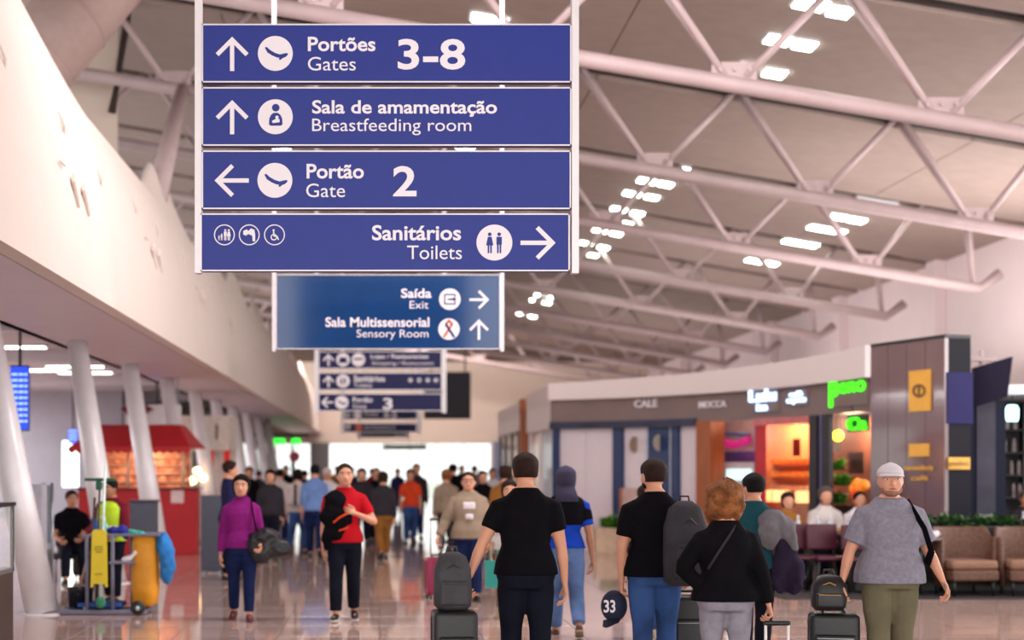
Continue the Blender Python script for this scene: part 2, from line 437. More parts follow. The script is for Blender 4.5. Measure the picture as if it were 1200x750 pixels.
clusters = [(0, 6, 'top cluster beside the highest brace'), (6, 13, 'upper half of cluster beside the big sign'), (13, 19, 'lower half of cluster beside the big sign'),
            (19, 23, 'far cluster of four beside the petrol sign'), (23, 25, 'farthest pair beside the petrol sign'), (25, 29, 'the row seen around the big sign')]
for (a, b, nm) in clusters:
    order = sorted(range(a, b), key=lambda q: -sq[q][0])
    for r, q in enumerate(order):
        px, py, w = sq[q]; c = roof_pt(px, py)
        t = thing('roof_lamp', 'square roof lamp, %s from right, in %s' % (ORD[r], nm), 'lamp', c, 'square roof lamps')
        M().rbox(c+Vector((0, 0, .05)), (.36*w, .5, .1), .03, 2, tilt).build('housing', M_frame, t)
        M().rbox(c+Vector((0, 0, -.01)), (.3*w, .42, .03), .014, 2, tilt).build('diffuser', M_lamp, t)
order = sorted(range(6), key=lambda q: -lg[q][0])
for r, q in enumerate(order):
    px, py = lg[q]; c = roof_pt(px, py); w = .85 if q < 4 else .35
    t = thing('roof_lamp', '%s white roof lamp, %s from the right in the row near the pink wall' % ('long' if q < 4 else 'short', ORD[r]), 'lamp', c, 'roof lamps near the right wall')
    M().rbox(c+Vector((0, 0, .05)), (w+.08, .55, .1), .03, 2, tilt).build('housing', M_frame, t)
    M().rbox(c+Vector((0, 0, -.01)), (w, .46, .03), .014, 2, tilt).build('diffuser', M_lamp, t)

# ---- right-hand shops: curved front
def dpt(px):
    return 30.8-.01453*(px-645)-3.12e-5*(px-645)*(px-817)
def front(px, off=0):
    d = dpt(px); p = Vector((X(px, d), d, 0))
    q = Vector((X(px+5, dpt(px+5)), dpt(px+5), 0)); t = (q-p).normalized(); n = Vector((-t.y, t.x, 0))   # away from the viewer
    if n.y < 0: n = -n
    if off > .35: n = p.normalized()      # party walls of the shops fan out from the hall
    return p+n*off
def strip(m, pa, pb, z0, z1, off=0, th=.1, step=20, z0b=None, z1b=None):
    n = max(1, int(abs(pb-pa)/step)); vs = []; fs = []
    for i in range(n+1):
        u = i/n; px = pa+(pb-pa)*u; a = front(px, off); b = front(px, off+th)
        lo = z0+((z0b if z0b is not None else z0)-z0)*u; hi = z1+((z1b if z1b is not None else z1)-z1)*u
        vs += [(a.x, a.y, lo), (a.x, a.y, hi), (b.x, b.y, hi), (b.x, b.y, lo)]
    for i in range(n):
        for k in range(4): fs.append((4*i+k, 4*i+(k+1) % 4, 4*i+4+(k+1) % 4, 4*i+4+k))
    fs += [(0, 1, 2, 3), (4*n+3, 4*n+2, 4*n+1, 4*n)]
    return m.add(vs, fs)
M_band = mat('white_band', (240, 226, 226), .4, .01, 1)
M_fascia = mat('fascia_taupe', (128, 108, 106), .5, .06, 2)
struct(strip(M(), 645, 1023, 3.0, 3.33, -.12, .13, z1b=3.47), 'wall_shopfront', M_band)
struct(strip(M(), 645, 1023, 2.5, 3.02, 0, .25), 'trim_14', M_fascia)
poly = [front(px, .36) for px in range(645, 1020, 30)]+[Vector((8.3, 24.5, 0)), Vector((9.0, 27, 0)), Vector((9.0, 37, 0)), Vector((3.9, 37, 0))]
m = M().prism([(p.x, p.y) for p in poly], lambda u, v, w: Vector((u, v, 3.02+w)), .08)
struct(m, 'ceiling_shops', mat('shop_ceiling', (180, 165, 160), .7))
struct(M().box2((3.42, 30.9, 2.45), (3.95, 35.8, 3.33)), 'wall_right_corner', M_band)
struct(M().box2((3.5, 30.95, 0), (3.53, 35.8, 2.45)), 'window_3', M_glass)
for y in (30.9, 33.3, 35.75): struct(M().box2((3.47, y, 0), (3.57, y+.06, 2.45)), 'trim_%d' % int(y-15), M_frame)
struct(M().rbox((3.55, 37.0, 1.65), (.34, .4, 3.3), .02), 'trim_21', mat('brown_wood', (160, 86, 44), .5, .2, 3, stretch=(6, 6, .6)))
struct(M().box2((3.62, 38.6, 2.6), (4.1, 47, 3.35)), 'wall_right_far', M_band)
struct(M().box2((3.68, 38.6, 0), (3.71, 47, 2.6)), 'window_4', M_glass)
for i, y in enumerate((38.6, 40.7, 42.8, 44.9, 46.9)): struct(M().box2((3.64, y, 0), (3.76, y+.1, 2.6)), 'trim_%d' % (22+i), mat('bronze_frame', (110, 96, 88), .4))
struct(M().box2((5.0, 48, 0), (7.5, 48.2, 3.2)), 'wall_shop_back', mat('pale_blue_grey', (196, 202, 216), .6))
struct(M().box2((5.9, 79.4, 0), (6.5, 79.9, 3)), 'trim_28', mat('blue_grey', (112, 120, 150), .6))
# ================================================================== HANGING SIGNS
M_blue = mat('sign_blue', (34, 48, 138), .4, .04, 12, spec=.25)
M_petrol = mat('sign_petrol', (14, 58, 112), .12, .08, 4)
M_navy = mat('sign_navy', (26, 26, 78), .4, .05, 6, spec=.2)
M_letter = mat('sign_white', (240, 232, 240), .5, 0)
M_orange = mat('ribbon_orange', (220, 100, 50), .5, 0)
def arrow(m, cx, cy, s, dr, fn, th=.003, w=.125):
    """arrow of half size s; dr: 'u','l','r'"""
    def rot(u, v):
        if dr == 'u': return (cx+u, cy-v)
        if dr == 'r': return (cx+v, cy+u)
        if dr == 'l': return (cx-v, cy-u)
    k = w*s*2; r2 = .7071; L = s*.96; t = k*r2*2          # chevron arms at 45 degrees
    arm = [(0, s), (L, s-L), (L-k*r2, s-L-k*r2), (0, s-t), (-L+k*r2, s-L-k*r2), (-L, s-L)]
    m.prism([rot(*p) for p in arm], fn, th)
    m.prism([rot(-k/2, -s), rot(k/2, -s), rot(k/2, s-t*.62), rot(-k/2, s-t*.62)], fn, th-.0004)
def disc(m, cx, cy, r, fn, th=.003, n=36):
    m.prism([(cx+r*math.cos(2*PI*k/n), cy+r*math.sin(2*PI*k/n)) for k in range(n)], fn, th)
def ring(m, cx, cy, r, w, fn, th=.003, n=36):
    for k in range(n):
        a, b = 2*PI*k/n, 2*PI*(k+1)/n
        m.prism([(cx+r*math.cos(a), cy+r*math.sin(a)), (cx+r*math.cos(b), cy+r*math.sin(b)), (cx+(r-w)*math.cos(b), cy+(r-w)*math.sin(b)), (cx+(r-w)*math.cos(a), cy+(r-w)*math.sin(a))], fn, th)
def stroke(m, pts, w, fn, th=.003):
    for (a, b) in zip(pts[:-1], pts[1:]):
        dx, dy = b[0]-a[0], b[1]-a[1]; l = math.hypot(dx, dy); nx, ny = -dy/l*w/2, dx/l*w/2
        ex, ey = dx/l*w*.2, dy/l*w*.2
        m.prism([(a[0]+nx-ex, a[1]+ny-ey), (b[0]+nx+ex, b[1]+ny+ey), (b[0]-nx+ex, b[1]-ny+ey), (a[0]-nx-ex, a[1]-ny-ey)], fn, th)
def plane_icon(m, cx, cy, r, fn, th):
    s = r/48
    poly = [(-29, -17), (-24, -19), (-14, -10), (0, -2), (13, 2), (25, -1), (33, -2), (35, 2), (28, 9), (20, 12), (14, 17), (10, 16), (11, 11), (4, 10), (-10, 4), (-22, -4)]
    m.prism([(cx+a*s, cy+b*s) for a, b in poly], fn, th)
def person_icon(m, cx, cy, h, fn, th, skirt=False):
    disc(m, cx, cy-h*.42, h*.09, fn, th, 16)
    w = h*.13
    if skirt: m.prism([(cx-w*.7, cy-h*.3), (cx+w*.7, cy-h*.3), (cx+w*1.35, cy+h*.12), (cx-w*1.35, cy+h*.12)], fn, th)
    else: m.prism([(cx-w, cy-h*.3), (cx+w, cy-h*.3), (cx+w, cy+h*.08), (cx-w, cy+h*.08)], fn, th)
    for s in (-1, 1): m.prism([(cx+s*w*.15, cy+h*.05), (cx+s*w*.8, cy+h*.05), (cx+s*w*.75, cy+h*.5), (cx+s*w*.2, cy+h*.5)], fn, th+.0004)
def wheel_icon(m, cx, cy, r, fn, th):
    disc(m, cx-r*.05, cy-r*.58, r*.13, fn, th, 12)
    ring(m, cx-r*.02, cy+r*.22, r*.38, r*.12, fn, th, 20)
    stroke(m, [(cx-r*.05, cy-r*.4), (cx, cy+r*.1), (cx+r*.35, cy+r*.12), (cx+r*.5, cy+r*.5)], r*.16, fn, th+.0004)

def sign(d, name_label, boards, posts, top, ybot, mat_b, depth=.05):
    """boards: list of (x0,x1,y0,y1); posts: list of (x0,x1)"""
    c = P((boards[0][0]+boards[0][1])/2, ybot, d)
    t = thing('hanging_sign', name_label, 'sign', c, 'direction signs hung along the hall')
    for (a, b) in posts:
        M().box2((X(a, d), d-.03, Z(ybot+2, d)), (X(b, d), d+.05, zr(X(b, d))+.02)).build('post', M_frame, t)
    bs = []
    for (x0, x1, y0, y1) in boards:
        px = d/1800
        o = M().box2((X(x0, d), d-.028, Z(y1, d)), (X(x1, d), d+.045, Z(y0, d))).build('panel', mat_b, t, bevel=.003)
        f = M(); w = 1.6 if d < 12 else 1.
        for (a0, b0, a1, b1) in ((x0, y0, x1, y0+w), (x0, y1-w, x1, y1), (x0, y0, x0+w, y1), (x1-w, y0, x1, y1)):
            f.box2((X(a0, d), d-.034, Z(b1, d)), (X(a1, d), d-.027, Z(b0, d)))
        f.build('panel_edge', M_frame, o)
        bs.append(o)
    fn = lambda u, v, w: Vector((X(u, d), d-.0285-w, Z(v, d)))
    return t, bs, fn
def put(m, name, mt, par): return m.build(name, mt, par)

# ---- sign one, four boards, sharp
D1 = 10.5
t, b, fn = sign(D1, 'large sharp four-panel blue direction sign nearest the camera, reading Gates 3-8 on top',
    [(237, 669, 29.5, 98), (237, 669, 103.5, 172), (237, 668.5, 177.5, 246), (235.5, 667, 251, 318.5)], [(228.8, 236.6), (669.6, 677.8)], zr(0)-.4, 318.5, M_blue)
# row 1
m = M(); arrow(m, 272.5, 64.5, 20, 'u', fn); put(m, 'arrow', M_letter, b[0])
m = M(); disc(m, 323, 64, 20.4, fn); o = put(m, 'disc', M_letter, b[0])
m = M(); plane_icon(m, 323, 64.5, 20.4, fn, .005); put(m, 'aircraft_symbol', M_blue, b[0])
put(fit_text(M(), 'Portões', 361, 440, 44.5, 61.5, fn, bold=True), 'lettering', M_letter, b[0])
put(fit_text(M(), 'Gates', 361, 417, 68, 84, fn), 'lettering', M_letter, b[0])
put(fit_text(M(), '3-8', 466, 545, 47, 83, fn, bold=True), 'lettering', M_letter, b[0])
# row 2
m = M(); arrow(m, 272.5, 138.5, 20, 'u', fn); put(m, 'arrow', M_letter, b[1])
m = M(); disc(m, 323, 138, 20.4, fn); put(m, 'disc', M_letter, b[1])
m = M(); disc(m, 323.5, 127.5, 4.4, fn, .005)
m.prism([(315.5, 147), (316, 140), (318, 136), (321, 133.5), (326, 133.5), (329, 136), (331, 140), (331.5, 147), (329.5, 148.5), (317.5, 148.5)], fn, .005); put(m, 'parent_symbol', M_blue, b[1])
m = M(); disc(m, 325, 138.8, 2, fn, .0065, 14); m.prism([(319, 143), (324, 140.5), (328, 141), (328, 144.5), (320, 145.5)], fn, .0065); put(m, 'baby_symbol', M_letter, b[1])
put(fit_text(M(), 'Sala de amamentação', 366, 582, 118.5, 138, fn, bold=True), 'lettering', M_letter, b[1])
put(fit_text(M(), 'Breastfeeding room', 366, 552, 140, 159.5, fn), 'lettering', M_letter, b[1])
# row 3
m = M(); arrow(m, 272, 212.5, 20, 'l', fn); put(m, 'arrow', M_letter, b[2])
m = M(); disc(m, 322.5, 212.3, 20.4, fn); put(m, 'disc', M_letter, b[2])
m = M(); plane_icon(m, 322.5, 212.8, 20.4, fn, .005); put(m, 'aircraft_symbol', M_blue, b[2])
put(fit_text(M(), 'Portão', 359.5, 426.5, 193, 210.3, fn, bold=True), 'lettering', M_letter, b[2])
put(fit_text(M(), 'Gate', 359, 404.5, 216, 232, fn), 'lettering', M_letter, b[2])
put(fit_text(M(), '2', 460.5, 488, 195.5, 231, fn, bold=True), 'lettering', M_letter, b[2])
# row 4
for q, cx in enumerate((263.5, 292.5, 322)):
    m = M(); ring(m, cx, 276, 12.2, 1.2, fn)
    if q == 0:
        person_icon(m, cx+1, 276, 13, fn, .003); person_icon(m, cx+5.2, 276, 13, fn, .004, True); person_icon(m, cx-3.2, 278.5, 8, fn, .003); person_icon(m, cx-6.3, 279.5, 6, fn, .004)
    elif q == 1:
        m.prism([(cx-7, 271.5), (cx-3, 269.5), (cx-1, 271.5), (cx+2, 268.5), (cx+6, 270), (cx+7, 276), (cx+7, 283.5), (cx+4, 283.5), (cx+3.5, 277), (cx-1, 275), (cx-4, 277), (cx-7, 275.5)], fn, .003)
    else: wheel_icon(m, cx-.5, 276.5, 10, fn, .003)
    put(m, ('family_symbol', 'tap_symbol', 'wheelchair_symbol')[q], M_letter, b[3])
put(fit_text(M(), 'Sanitários', 436, 540, 264.5, 282.5, fn, bold=True), 'lettering', M_letter, b[3])
put(fit_text(M(), 'Toilets', 477, 541, 288.5, 304.5, fn), 'lettering', M_letter, b[3])
m = M(); disc(m, 579, 285, 21, fn); put(m, 'disc', M_letter, b[3])
m = M(); person_icon(m, 573.5, 285.5, 24, fn, .005, True); person_icon(m, 584.5, 285.5, 24, fn, .005); put(m, 'toilet_symbol', M_blue, b[3])
m = M(); arrow(m, 630, 285.3, 20.5, 'r', fn); put(m, 'arrow', M_letter, b[3])

# ---- sign two, glossy petrol board
D2 = 17
t, b, fn = sign(D2, 'glossy petrol blue sign board reading Exit and Sensory Room, just below the large sign', [(323.5, 586, 322, 409.5)], [(319, 323.5), (586, 590.5)], zr(0)-.4, 410, M_petrol)
put(fit_text(M(), 'Saída', 470, 505.5, 338.5, 349.5, fn, bold=True), 'lettering', M_letter, b[0])
put(fit_text(M(), 'Exit', 480, 502, 353, 362, fn), 'lettering', M_letter, b[0])
m = M(); disc(m, 527, 351, 12.5, fn); put(m, 'disc', M_letter, b[0])
m = M(); stroke(m, [(528, 345.5), (521, 345.5), (521, 356.5), (533, 356.5), (533, 353.5)], 1.4, fn, .005); stroke(m, [(533, 348.5), (533, 345.5), (528, 345.5)], 1.4, fn, .005)
stroke(m, [(525, 351), (532, 351)], 1.6, fn, .006); m.prism([(531, 348.5), (535, 351), (531, 353.5)], fn, .006); put(m, 'exit_symbol', M_petrol, b[0])
m = M(); arrow(m, 561.5, 351.5, 11.5, 'r', fn); put(m, 'arrow', M_letter, b[0])
put(fit_text(M(), 'Sala Multissensorial', 381.5, 503, 372, 383.5, fn, bold=True), 'lettering', M_letter, b[0])
put(fit_text(M(), 'Sensory Room', 418, 502, 386.5, 398.5, fn), 'lettering', M_letter, b[0])
m = M(); disc(m, 526, 386, 12.5, fn); put(m, 'disc', M_letter, b[0])
m = M(); stroke(m, [(520, 395), (526, 386), (529.5, 380), (526, 376), (522.5, 380), (523, 383)], 2.6, fn, .005); put(m, 'ribbon', M_orange, b[0])
m = M(); stroke(m, [(532, 395), (526, 386), (522.5, 380)], 2.4, fn, .0065); put(m, 'ribbon', M_petrol, b[0])
m = M(); arrow(m, 561, 386.5, 12, 'u', fn); put(m, 'arrow', M_letter, b[0])
# ---- sign three
D3 = 30
t, b, fn = sign(D3, 'three-panel navy direction sign, third in the row, showing gate 3', [(373, 518, 411.5, 432.5), (373, 518, 436.5, 457.5), (373, 518, 461, 482)], [(368.5, 373), (518, 523)], zr(0)-.4, 482, M_navy)
m = M(); arrow(m, 385, 422, 7, 'u', fn, w=.15); disc(m, 402, 421.7, 7.8, fn); disc(m, 420, 421.7, 7.8, fn); put(m, 'arrow', M_letter, b[0])
m = M(); m.prism([(398, 419), (406, 419), (407, 425.5), (397, 425.5)], fn, .006); stroke(m, [(415, 421), (425, 420.5)], 2, fn, .006); put(m, 'symbol', M_navy, b[0])
put(fit_text(M(), 'Lojas / Restaurantes', 434.5, 502, 415.3, 421.8, fn, bold=True), 'lettering', M_letter, b[0])
put(fit_text(M(), 'Shopping / Restaurants', 436, 508, 423.5, 429, fn), 'lettering', M_letter, b[0])
m = M(); arrow(m, 385, 447, 7, 'u', fn, w=.15); disc(m, 402, 446.6, 7.8, fn); put(m, 'arrow', M_letter, b[1])
m = M(); person_icon(m, 400, 447, 9, fn, .006, True); person_icon(m, 404, 447, 9, fn, .006); put(m, 'symbol', M_navy, b[1])
put(fit_text(M(), 'Sanitários', 414.6, 451, 440, 447.4, fn, bold=True), 'lettering', M_letter, b[1])
put(fit_text(M(), 'Toilets', 414.6, 436, 449, 454, fn), 'lettering', M_letter, b[1])
m = M()
for cx in (480.8, 491.2, 501.2, 510.8): ring(m, cx, 445.6, 2.6, .7, fn, n=14); disc(m, cx, 445.6, 1.2, fn, n=10)
put(m, 'symbol', M_letter, b[1])
m = M(); arrow(m, 383.5, 471.5, 7, 'l', fn, w=.15); disc(m, 400.5, 471.7, 7.8, fn); put(m, 'arrow', M_letter, b[2])
m = M(); plane_icon(m, 400.5, 472, 7.8, fn, .006); put(m, 'symbol', M_navy, b[2])
put(fit_text(M(), 'Portão', 413.5, 436.5, 465.5, 471.5, fn, bold=True), 'lettering', M_letter, b[2])
put(fit_text(M(), 'Gate', 413.5, 429.5, 473.5, 478.5, fn), 'lettering', M_letter, b[2])
put(fit_text(M(), '3', 449, 460, 466.5, 479.7, fn, bold=True), 'lettering', M_letter, b[2])
# ---- sign four and five
t, b, fn = sign(52, 'small two-panel navy sign, fourth in the row, half behind the three-panel sign', [(403, 489, 478, 492), (403, 489, 495.5, 507)], [(399.5, 403), (489, 494)], zr(0)-.4, 507, M_navy)
m = M(); arrow(m, 408, 486.5, 4, 'l', fn, w=.16); disc(m, 419, 486.5, 4.6, fn); put(m, 'arrow', M_letter, b[0])
put(fit_text(M(), 'Portões', 427, 443, 483.5, 487, fn, bold=True), 'lettering', M_letter, b[0])
put(fit_text(M(), '4-5', 449, 465, 482.5, 490, fn, bold=True), 'lettering', M_letter, b[0])
m = M(); arrow(m, 408, 501, 4, 'u', fn, w=.16); put(m, 'arrow', M_letter, b[1])
m = M(); disc(m, 420.5, 501, 4.2, fn); put(m, 'disc', M_orange, b[1])
put(fit_text(M(), 'Sala Multissensorial', 427, 463, 498.5, 502.5, fn), 'lettering', M_letter, b[1])
t, b, fn = sign(70, 'tiny dark sign, farthest in the row, under the other hanging signs', [(418.5, 480, 506, 513)], [(420, 422), (476, 478)], zr(0)-.4, 513, mat('sign_dark', (40, 50, 58), .5))
put(fit_text(M(), 'Portões 6-8', 463, 478, 508, 511.5, fn), 'lettering', M_letter, b[0])
t = thing('black_display', 'plain black display board hanging on the far beige wall right of the signs', 'screen', P(524, 491, 60))
M().box2((X(497, 60), 59.95, Z(491, 60)), (X(551.5, 60), 60.1, Z(436, 60))).build('screen', mat('black_screen', (34, 28, 44), .5), t)
f = M()
for a, b_, c, d_ in ((497, 436, 551.5, 437), (497, 490, 551.5, 491), (550.6, 436, 551.5, 491), (497, 436, 498, 491)): f.box2((X(a, 60), 59.92, Z(d_, 60)), (X(c, 60), 59.96, Z(b_, 60)))
f.build('frame', M_black, t)
for a in (505, 545): M().box2((X(a, 60)-.03, 60, Z(436, 60)), (X(a, 60)+.03, 60.06, zr(X(a, 60))+.02)).build('hanger', M_black, t)
t = thing('exit_sign', 'small dark exit sign over the bright doors at the far end', 'sign', P(474, 526, 79.9))
M().box2((X(449, 79.9), 79.85, Z(527, 79.9)), (X(500, 79.9), 79.96, Z(521, 79.9))).build('panel', mat('green_black', (12, 40, 26), .5), t)
M().box2((X(455, 79.9), 79.9, Z(521, 79.9)), (X(456, 79.9), 80.01, 2.93)).build('hanger', M_black, t)
M().box2((X(494, 79.9), 79.9, Z(521, 79.9)), (X(495, 79.9), 80.01, 2.93)).build('hanger', M_black, t)
# ================================================================== PEOPLE
def fabric(name, rgb, var=.18, bump=.35, scale=5, **k): return mat(name, rgb, .85, var, scale, bump=bump, bscale=14, spec=.08, **k)
M_skin = mat('skin_light', (206, 146, 118), .5, .06, 10)
M_skin2 = mat('skin_tan', (172, 116, 88), .5, .06, 10)
M_eye = mat('eye_white', (225, 220, 215), .3, 0); M_iris = mat('iris', (35, 24, 20), .3)
M_lip = mat('lip', (160, 84, 76), .5)
HEAD = [(0., .12, .30, .02), (.05, .20, .38, .02), (.12, .25, .40, -.06), (.2, .285, .405, -.2), (.3, .325, .40, -.33), (.4, .345, .385, -.40), (.5, .355, .37, -.44),
        (.58, .36, .40, -.46), (.68, .36, .40, -.465), (.78, .345, .37, -.45), (.87, .275, .30, -.38), (.94, .19, .20, -.27), (.985, .09, .09, -.14), (1., .03, .02, -.07)]
def head_pt(t, a, s=1.):
    for q, r in zip(HEAD[:-1], HEAD[1:]):
        if q[0] <= t <= r[0]:
            u = (t-q[0])/(r[0]-q[0]); w, f, b = (q[k]+(r[k]-q[k])*u for k in (1, 2, 3)); break
    c, sn = math.cos(a), math.sin(a); e = 2/2.25
    cx = (f+b)/2
    x = w*math.copysign(abs(c)**e, c); y = cx+(f-b)/2*math.copysign(abs(sn)**e, sn)
    cc = Vector((0, -.03, .5)); p = Vector((x, y, t))
    return cc+(p-cc)*s

def human(label, loc, rz, H=1.72, fat=1., lean=0., head=(0, 0), arms=None, legs=None, skin=None, top=None, sleeve=1., hem=.50, loose=.012,
          pants=None, cuff=.9, shoes=None, hair=None, hairstyle='short', vox=.012, group=None, detail=True, collar=None, skirt=False, width=1., female=False, stripe=None, soles=None):
    h = H; skin = skin or M_skin
    arms = arms or {}; legs = legs or {'L': (12, 6), 'R': (-10, 16)}
    root = thing('person', label, 'person', loc, group)
    body = M(); UL = {}
    zh = .53*h; ca, sa = math.cos(math.radians(lean)), math.sin(math.radians(lean))
    def TU(v):
        v = Vector(v)
        if v.z <= zh: return v
        k = v.z-zh; return Vector((v.x, v.y*ca+k*sa, zh+k*ca-v.y*sa))
    tw = 1.0*width
    rings = [(.47, .055, .050, 0), (.485, .092, .066, -.004), (.52, .100 if not female else .104, .070, -.006), (.56, .094, .064, 0), (.62, .080 if not female else .072, .056, .003),
             (.68, .086, .062, .004), (.74, .096 if not female else .090, .067, .004), (.775, .100 if not female else .088, .060, .0), (.80, .090 if not female else .078, .053, -.002), (.825, .066 if not female else .058, .047, -.003), (.845, .048, .042, -.003), (.855, .041, .039, -.002), (.862, .037, .038, 0)]
    def fatk(z): return fat if z < .8 else 1+(fat-1)*.4
    def torso(m, inf, z0=.0, z1=2., hemdrop=None, hemw=0):
        pts, rad = [], []
        for (z, w, d, y) in rings:
            if z < z0 or z > z1: continue
            k = fatk(z); belly = (fat-1)*.02*h if .55 < z < .72 else 0
            ex = .014*max(0, min(1, (.60-z)/.05)) if inf else 0
            pts.append(TU((0, y*h+belly*.8, z*h))); rad.append((w*h*tw*k+inf+ex, d*h*k+inf+belly*.5+ex))
        if hemdrop is not None:
            pts.insert(0, Vector((0, pts[0].y, hemdrop*h))); rad.insert(0, (rad[0][0]+hemw, rad[0][1]+hemw))
        m.tube(pts, rad, 24, (1, 0, 0), 2.35)
    torso(body, 0)
    body.tube([TU((0, -.002*h, .83*h)), TU((0, 0, .862*h)), TU((0, .008*h, .905*h))], [(.037*h, .037*h), (.032*h, .034*h), (.033*h, .036*h)], 14, (1, 0, 0))
    # head
    hh = .145*h; yaw, pit = math.radians(head[0]), math.radians(head[1])
    Rh = Matrix.Rotation(-yaw, 3, 'Z') @ Matrix.Rotation(pit, 3, 'X')
    piv = TU((0, .004*h, .857*h))
    def HD(v):
        v = Vector(v)*hh; return piv+Rh @ (v+Vector((0, .010*h, 0)))
    na = 20
    vs = [HD(head_pt(r[0], 2*PI*k/na)) for r in HEAD for k in range(na)]
    fs = [(i*na+k, i*na+(k+1) % na, (i+1)*na+(k+1) % na, (i+1)*na+k) for i in range(len(HEAD)-1) for k in range(na)]
    fs += [tuple(reversed(range(na))), tuple((len(HEAD)-1)*na+k for k in range(na))]
    body.add(vs, fs)
    body.cap_tube([HD((0, .36, .52)), HD((0, .42, .42)), HD((0, .455, .355))], [.03*hh, .045*hh, .065*hh], 8)
    for s in (-1, 1):
        body.ell(HD((s*.365, -.04, .44)), (.035*hh, .08*hh, .13*hh), 8, 6, Rh)
        body.ell(HD((s*.15, .365, .565)), (.13*hh, .05*hh, .035*hh), 8, 6, Rh)
        body.ell(HD((s*.17, .30, .36)), (.11*hh, .09*hh, .1*hh), 8, 6, Rh)
    # legs
    low = 9; LG = {}
    for sd, s in (('L', -1), ('R', 1)):
        L = legs[sd]; a, k = math.radians(L[0]), math.radians(L[1]); sp = L[2] if len(L) > 2 else .01
        hip = Vector((s*.052*h*tw, 0, .50*h)); th = Vector((s*sp, math.sin(a), -math.cos(a))).normalized(); sh = Vector((s*sp*.4, math.sin(a-k), -math.cos(a-k))).normalized()
        kn = hip+th*.245*h; an = kn+sh*.222*h
        fp = L[3] if len(L) > 3 else max(0, math.degrees(k-a))*.62
        fp = math.radians(fp); ff = Vector((s*.12, math.cos(fp), -math.sin(fp))).normalized(); dn = Vector((0, -math.sin(fp), -math.cos(fp)))
        heel = an-ff*.028*h+dn*.034*h; toe = an+ff*.105*h+dn*.034*h
        low = min(low, heel.z, toe.z); LG[sd] = (hip, kn, an, ff, dn, th, sh)
        lf = 1+(fat-1)*.6
        body.tube([hip+Vector((0, 0, .02*h)), hip+th*.06*h, hip+th*.15*h, kn-th*.02*h, kn+sh*.02*h, kn+sh*.07*h, kn+sh*.15*h, an],
                  [.05*h*lf, .051*h*lf, .042*h*lf, .032*h, .031*h, .033*h, .025*h, .020*h], 14, (1, 0, 0))
        body.cap_tube([an+dn*.012*h-ff*.012*h, an+ff*.05*h+dn*.02*h, an+ff*.09*h+dn*.024*h], [.02*h, .017*h, .012*h], 10)
    base = -low
    # arms
    AR = {}; fingers = M()
    for sd, s in (('L', -1), ('R', 1)):
        A = arms.get(sd, {})
        u = Vector(A.get('u', (s*.16, -.02, -1))).normalized(); f = Vector(A.get('f', (s*.08, .12, -1))).normalized()
        S = TU((s*.102*h*tw*(.92 if female else 1), -.004*h, .772*h)); E = S+u*.168*h; W = E+f*.142*h
        bf = (.85 if female else 1)*(1+(fat-1)*.4)
        body.cap_tube([TU((s*.06*h, 0, .785*h)), S, S+u*.05*h, S+u*.11*h, E], [.028*h*bf, .036*h*bf, .032*h*bf, .027*h*bf, .022*h*bf], 14)
        body.cap_tube([E, E+f*.04*h, E+f*.09*h, W], [.022*h*bf, .0235*h*bf, .019*h*bf, (.0145*h)], 12)
        pn = Vector(A.get('palm', (-s, 0, 0))); pn = (pn-f*pn.dot(f)).normalized(); mm = f.cross(pn).normalized()
        # thumb side: towards the front for a hanging hand
        if mm.dot(Vector(A.get('thumb', (0, 1, 0)))) < 0: mm = -mm
        W2 = W+f*.012*h; PE = W+f*.058*h
        body.cap_tube([W, W2+f*.01*h, PE-f*.006*h], [(.014*h, .012*h), (.021*h, .0105*h), (.023*h, .0085*h)], 12, mm)
        curl = A.get('curl', .35)
        if detail:
            for q in range(4):
                o = PE+mm*(1.5-q)*.0108*h-f*.006*h; d = (f+mm*(1.5-q)*.05).normalized(); pts = [o]; ln = (.024, .026, .024, .019)[q]*h
                ang = 0
                for sg in (1, .72, .6):
                    ang += curl*(.8+.12*q); dd = (d*math.cos(ang)+pn*math.sin(ang)); pts.append(pts[-1]+dd*ln*sg)
                fingers.cap_tube(pts, [.0056*h, .0053*h, .0048*h, .0042*h], 7, mm)
            o = W+f*.018*h+mm*.017*h; d = (f*.75+mm*.75+pn*.25).normalized(); d2 = (f*.95+mm*.25+pn*(.3+curl*.5)).normalized()
            fingers.cap_tube([o-mm*.006*h, o+d*.022*h, o+d*.022*h+d2*.02*h, o+d*.022*h+d2*.034*h], [.0075*h, .0066*h, .006*h, .005*h], 7)
        else:
            body.cap_tube([PE-f*.01*h, PE+f*.02*h+pn*.008*h, PE+f*.035*h+pn*.02*h], [(.02*h, .008*h), (.018*h, .0065*h), (.014*h, .005*h)], 8, mm)
        AR[sd] = (S, E, W, PE, u, f, pn, mm)
    b = remesh(body, vox, 2)
    b.add(fingers.v, fingers.f)
    up = Vector((0, 0, base))
    Rz = Matrix.Rotation(rz, 3, 'Z')
    def fin(m, name, mt, par, smooth=True):
        m.v = [Rz @ (v+up) for v in m.v]; return m.build(name, mt, par, smooth, local=True, fixn=False)
    def fin2(m, name, mt, par, smooth=True):
        m.v = [Rz @ (v+up) for v in m.v]; return m.build(name, mt, par, smooth, local=True)
    bo = fin(b, 'body', skin, root)
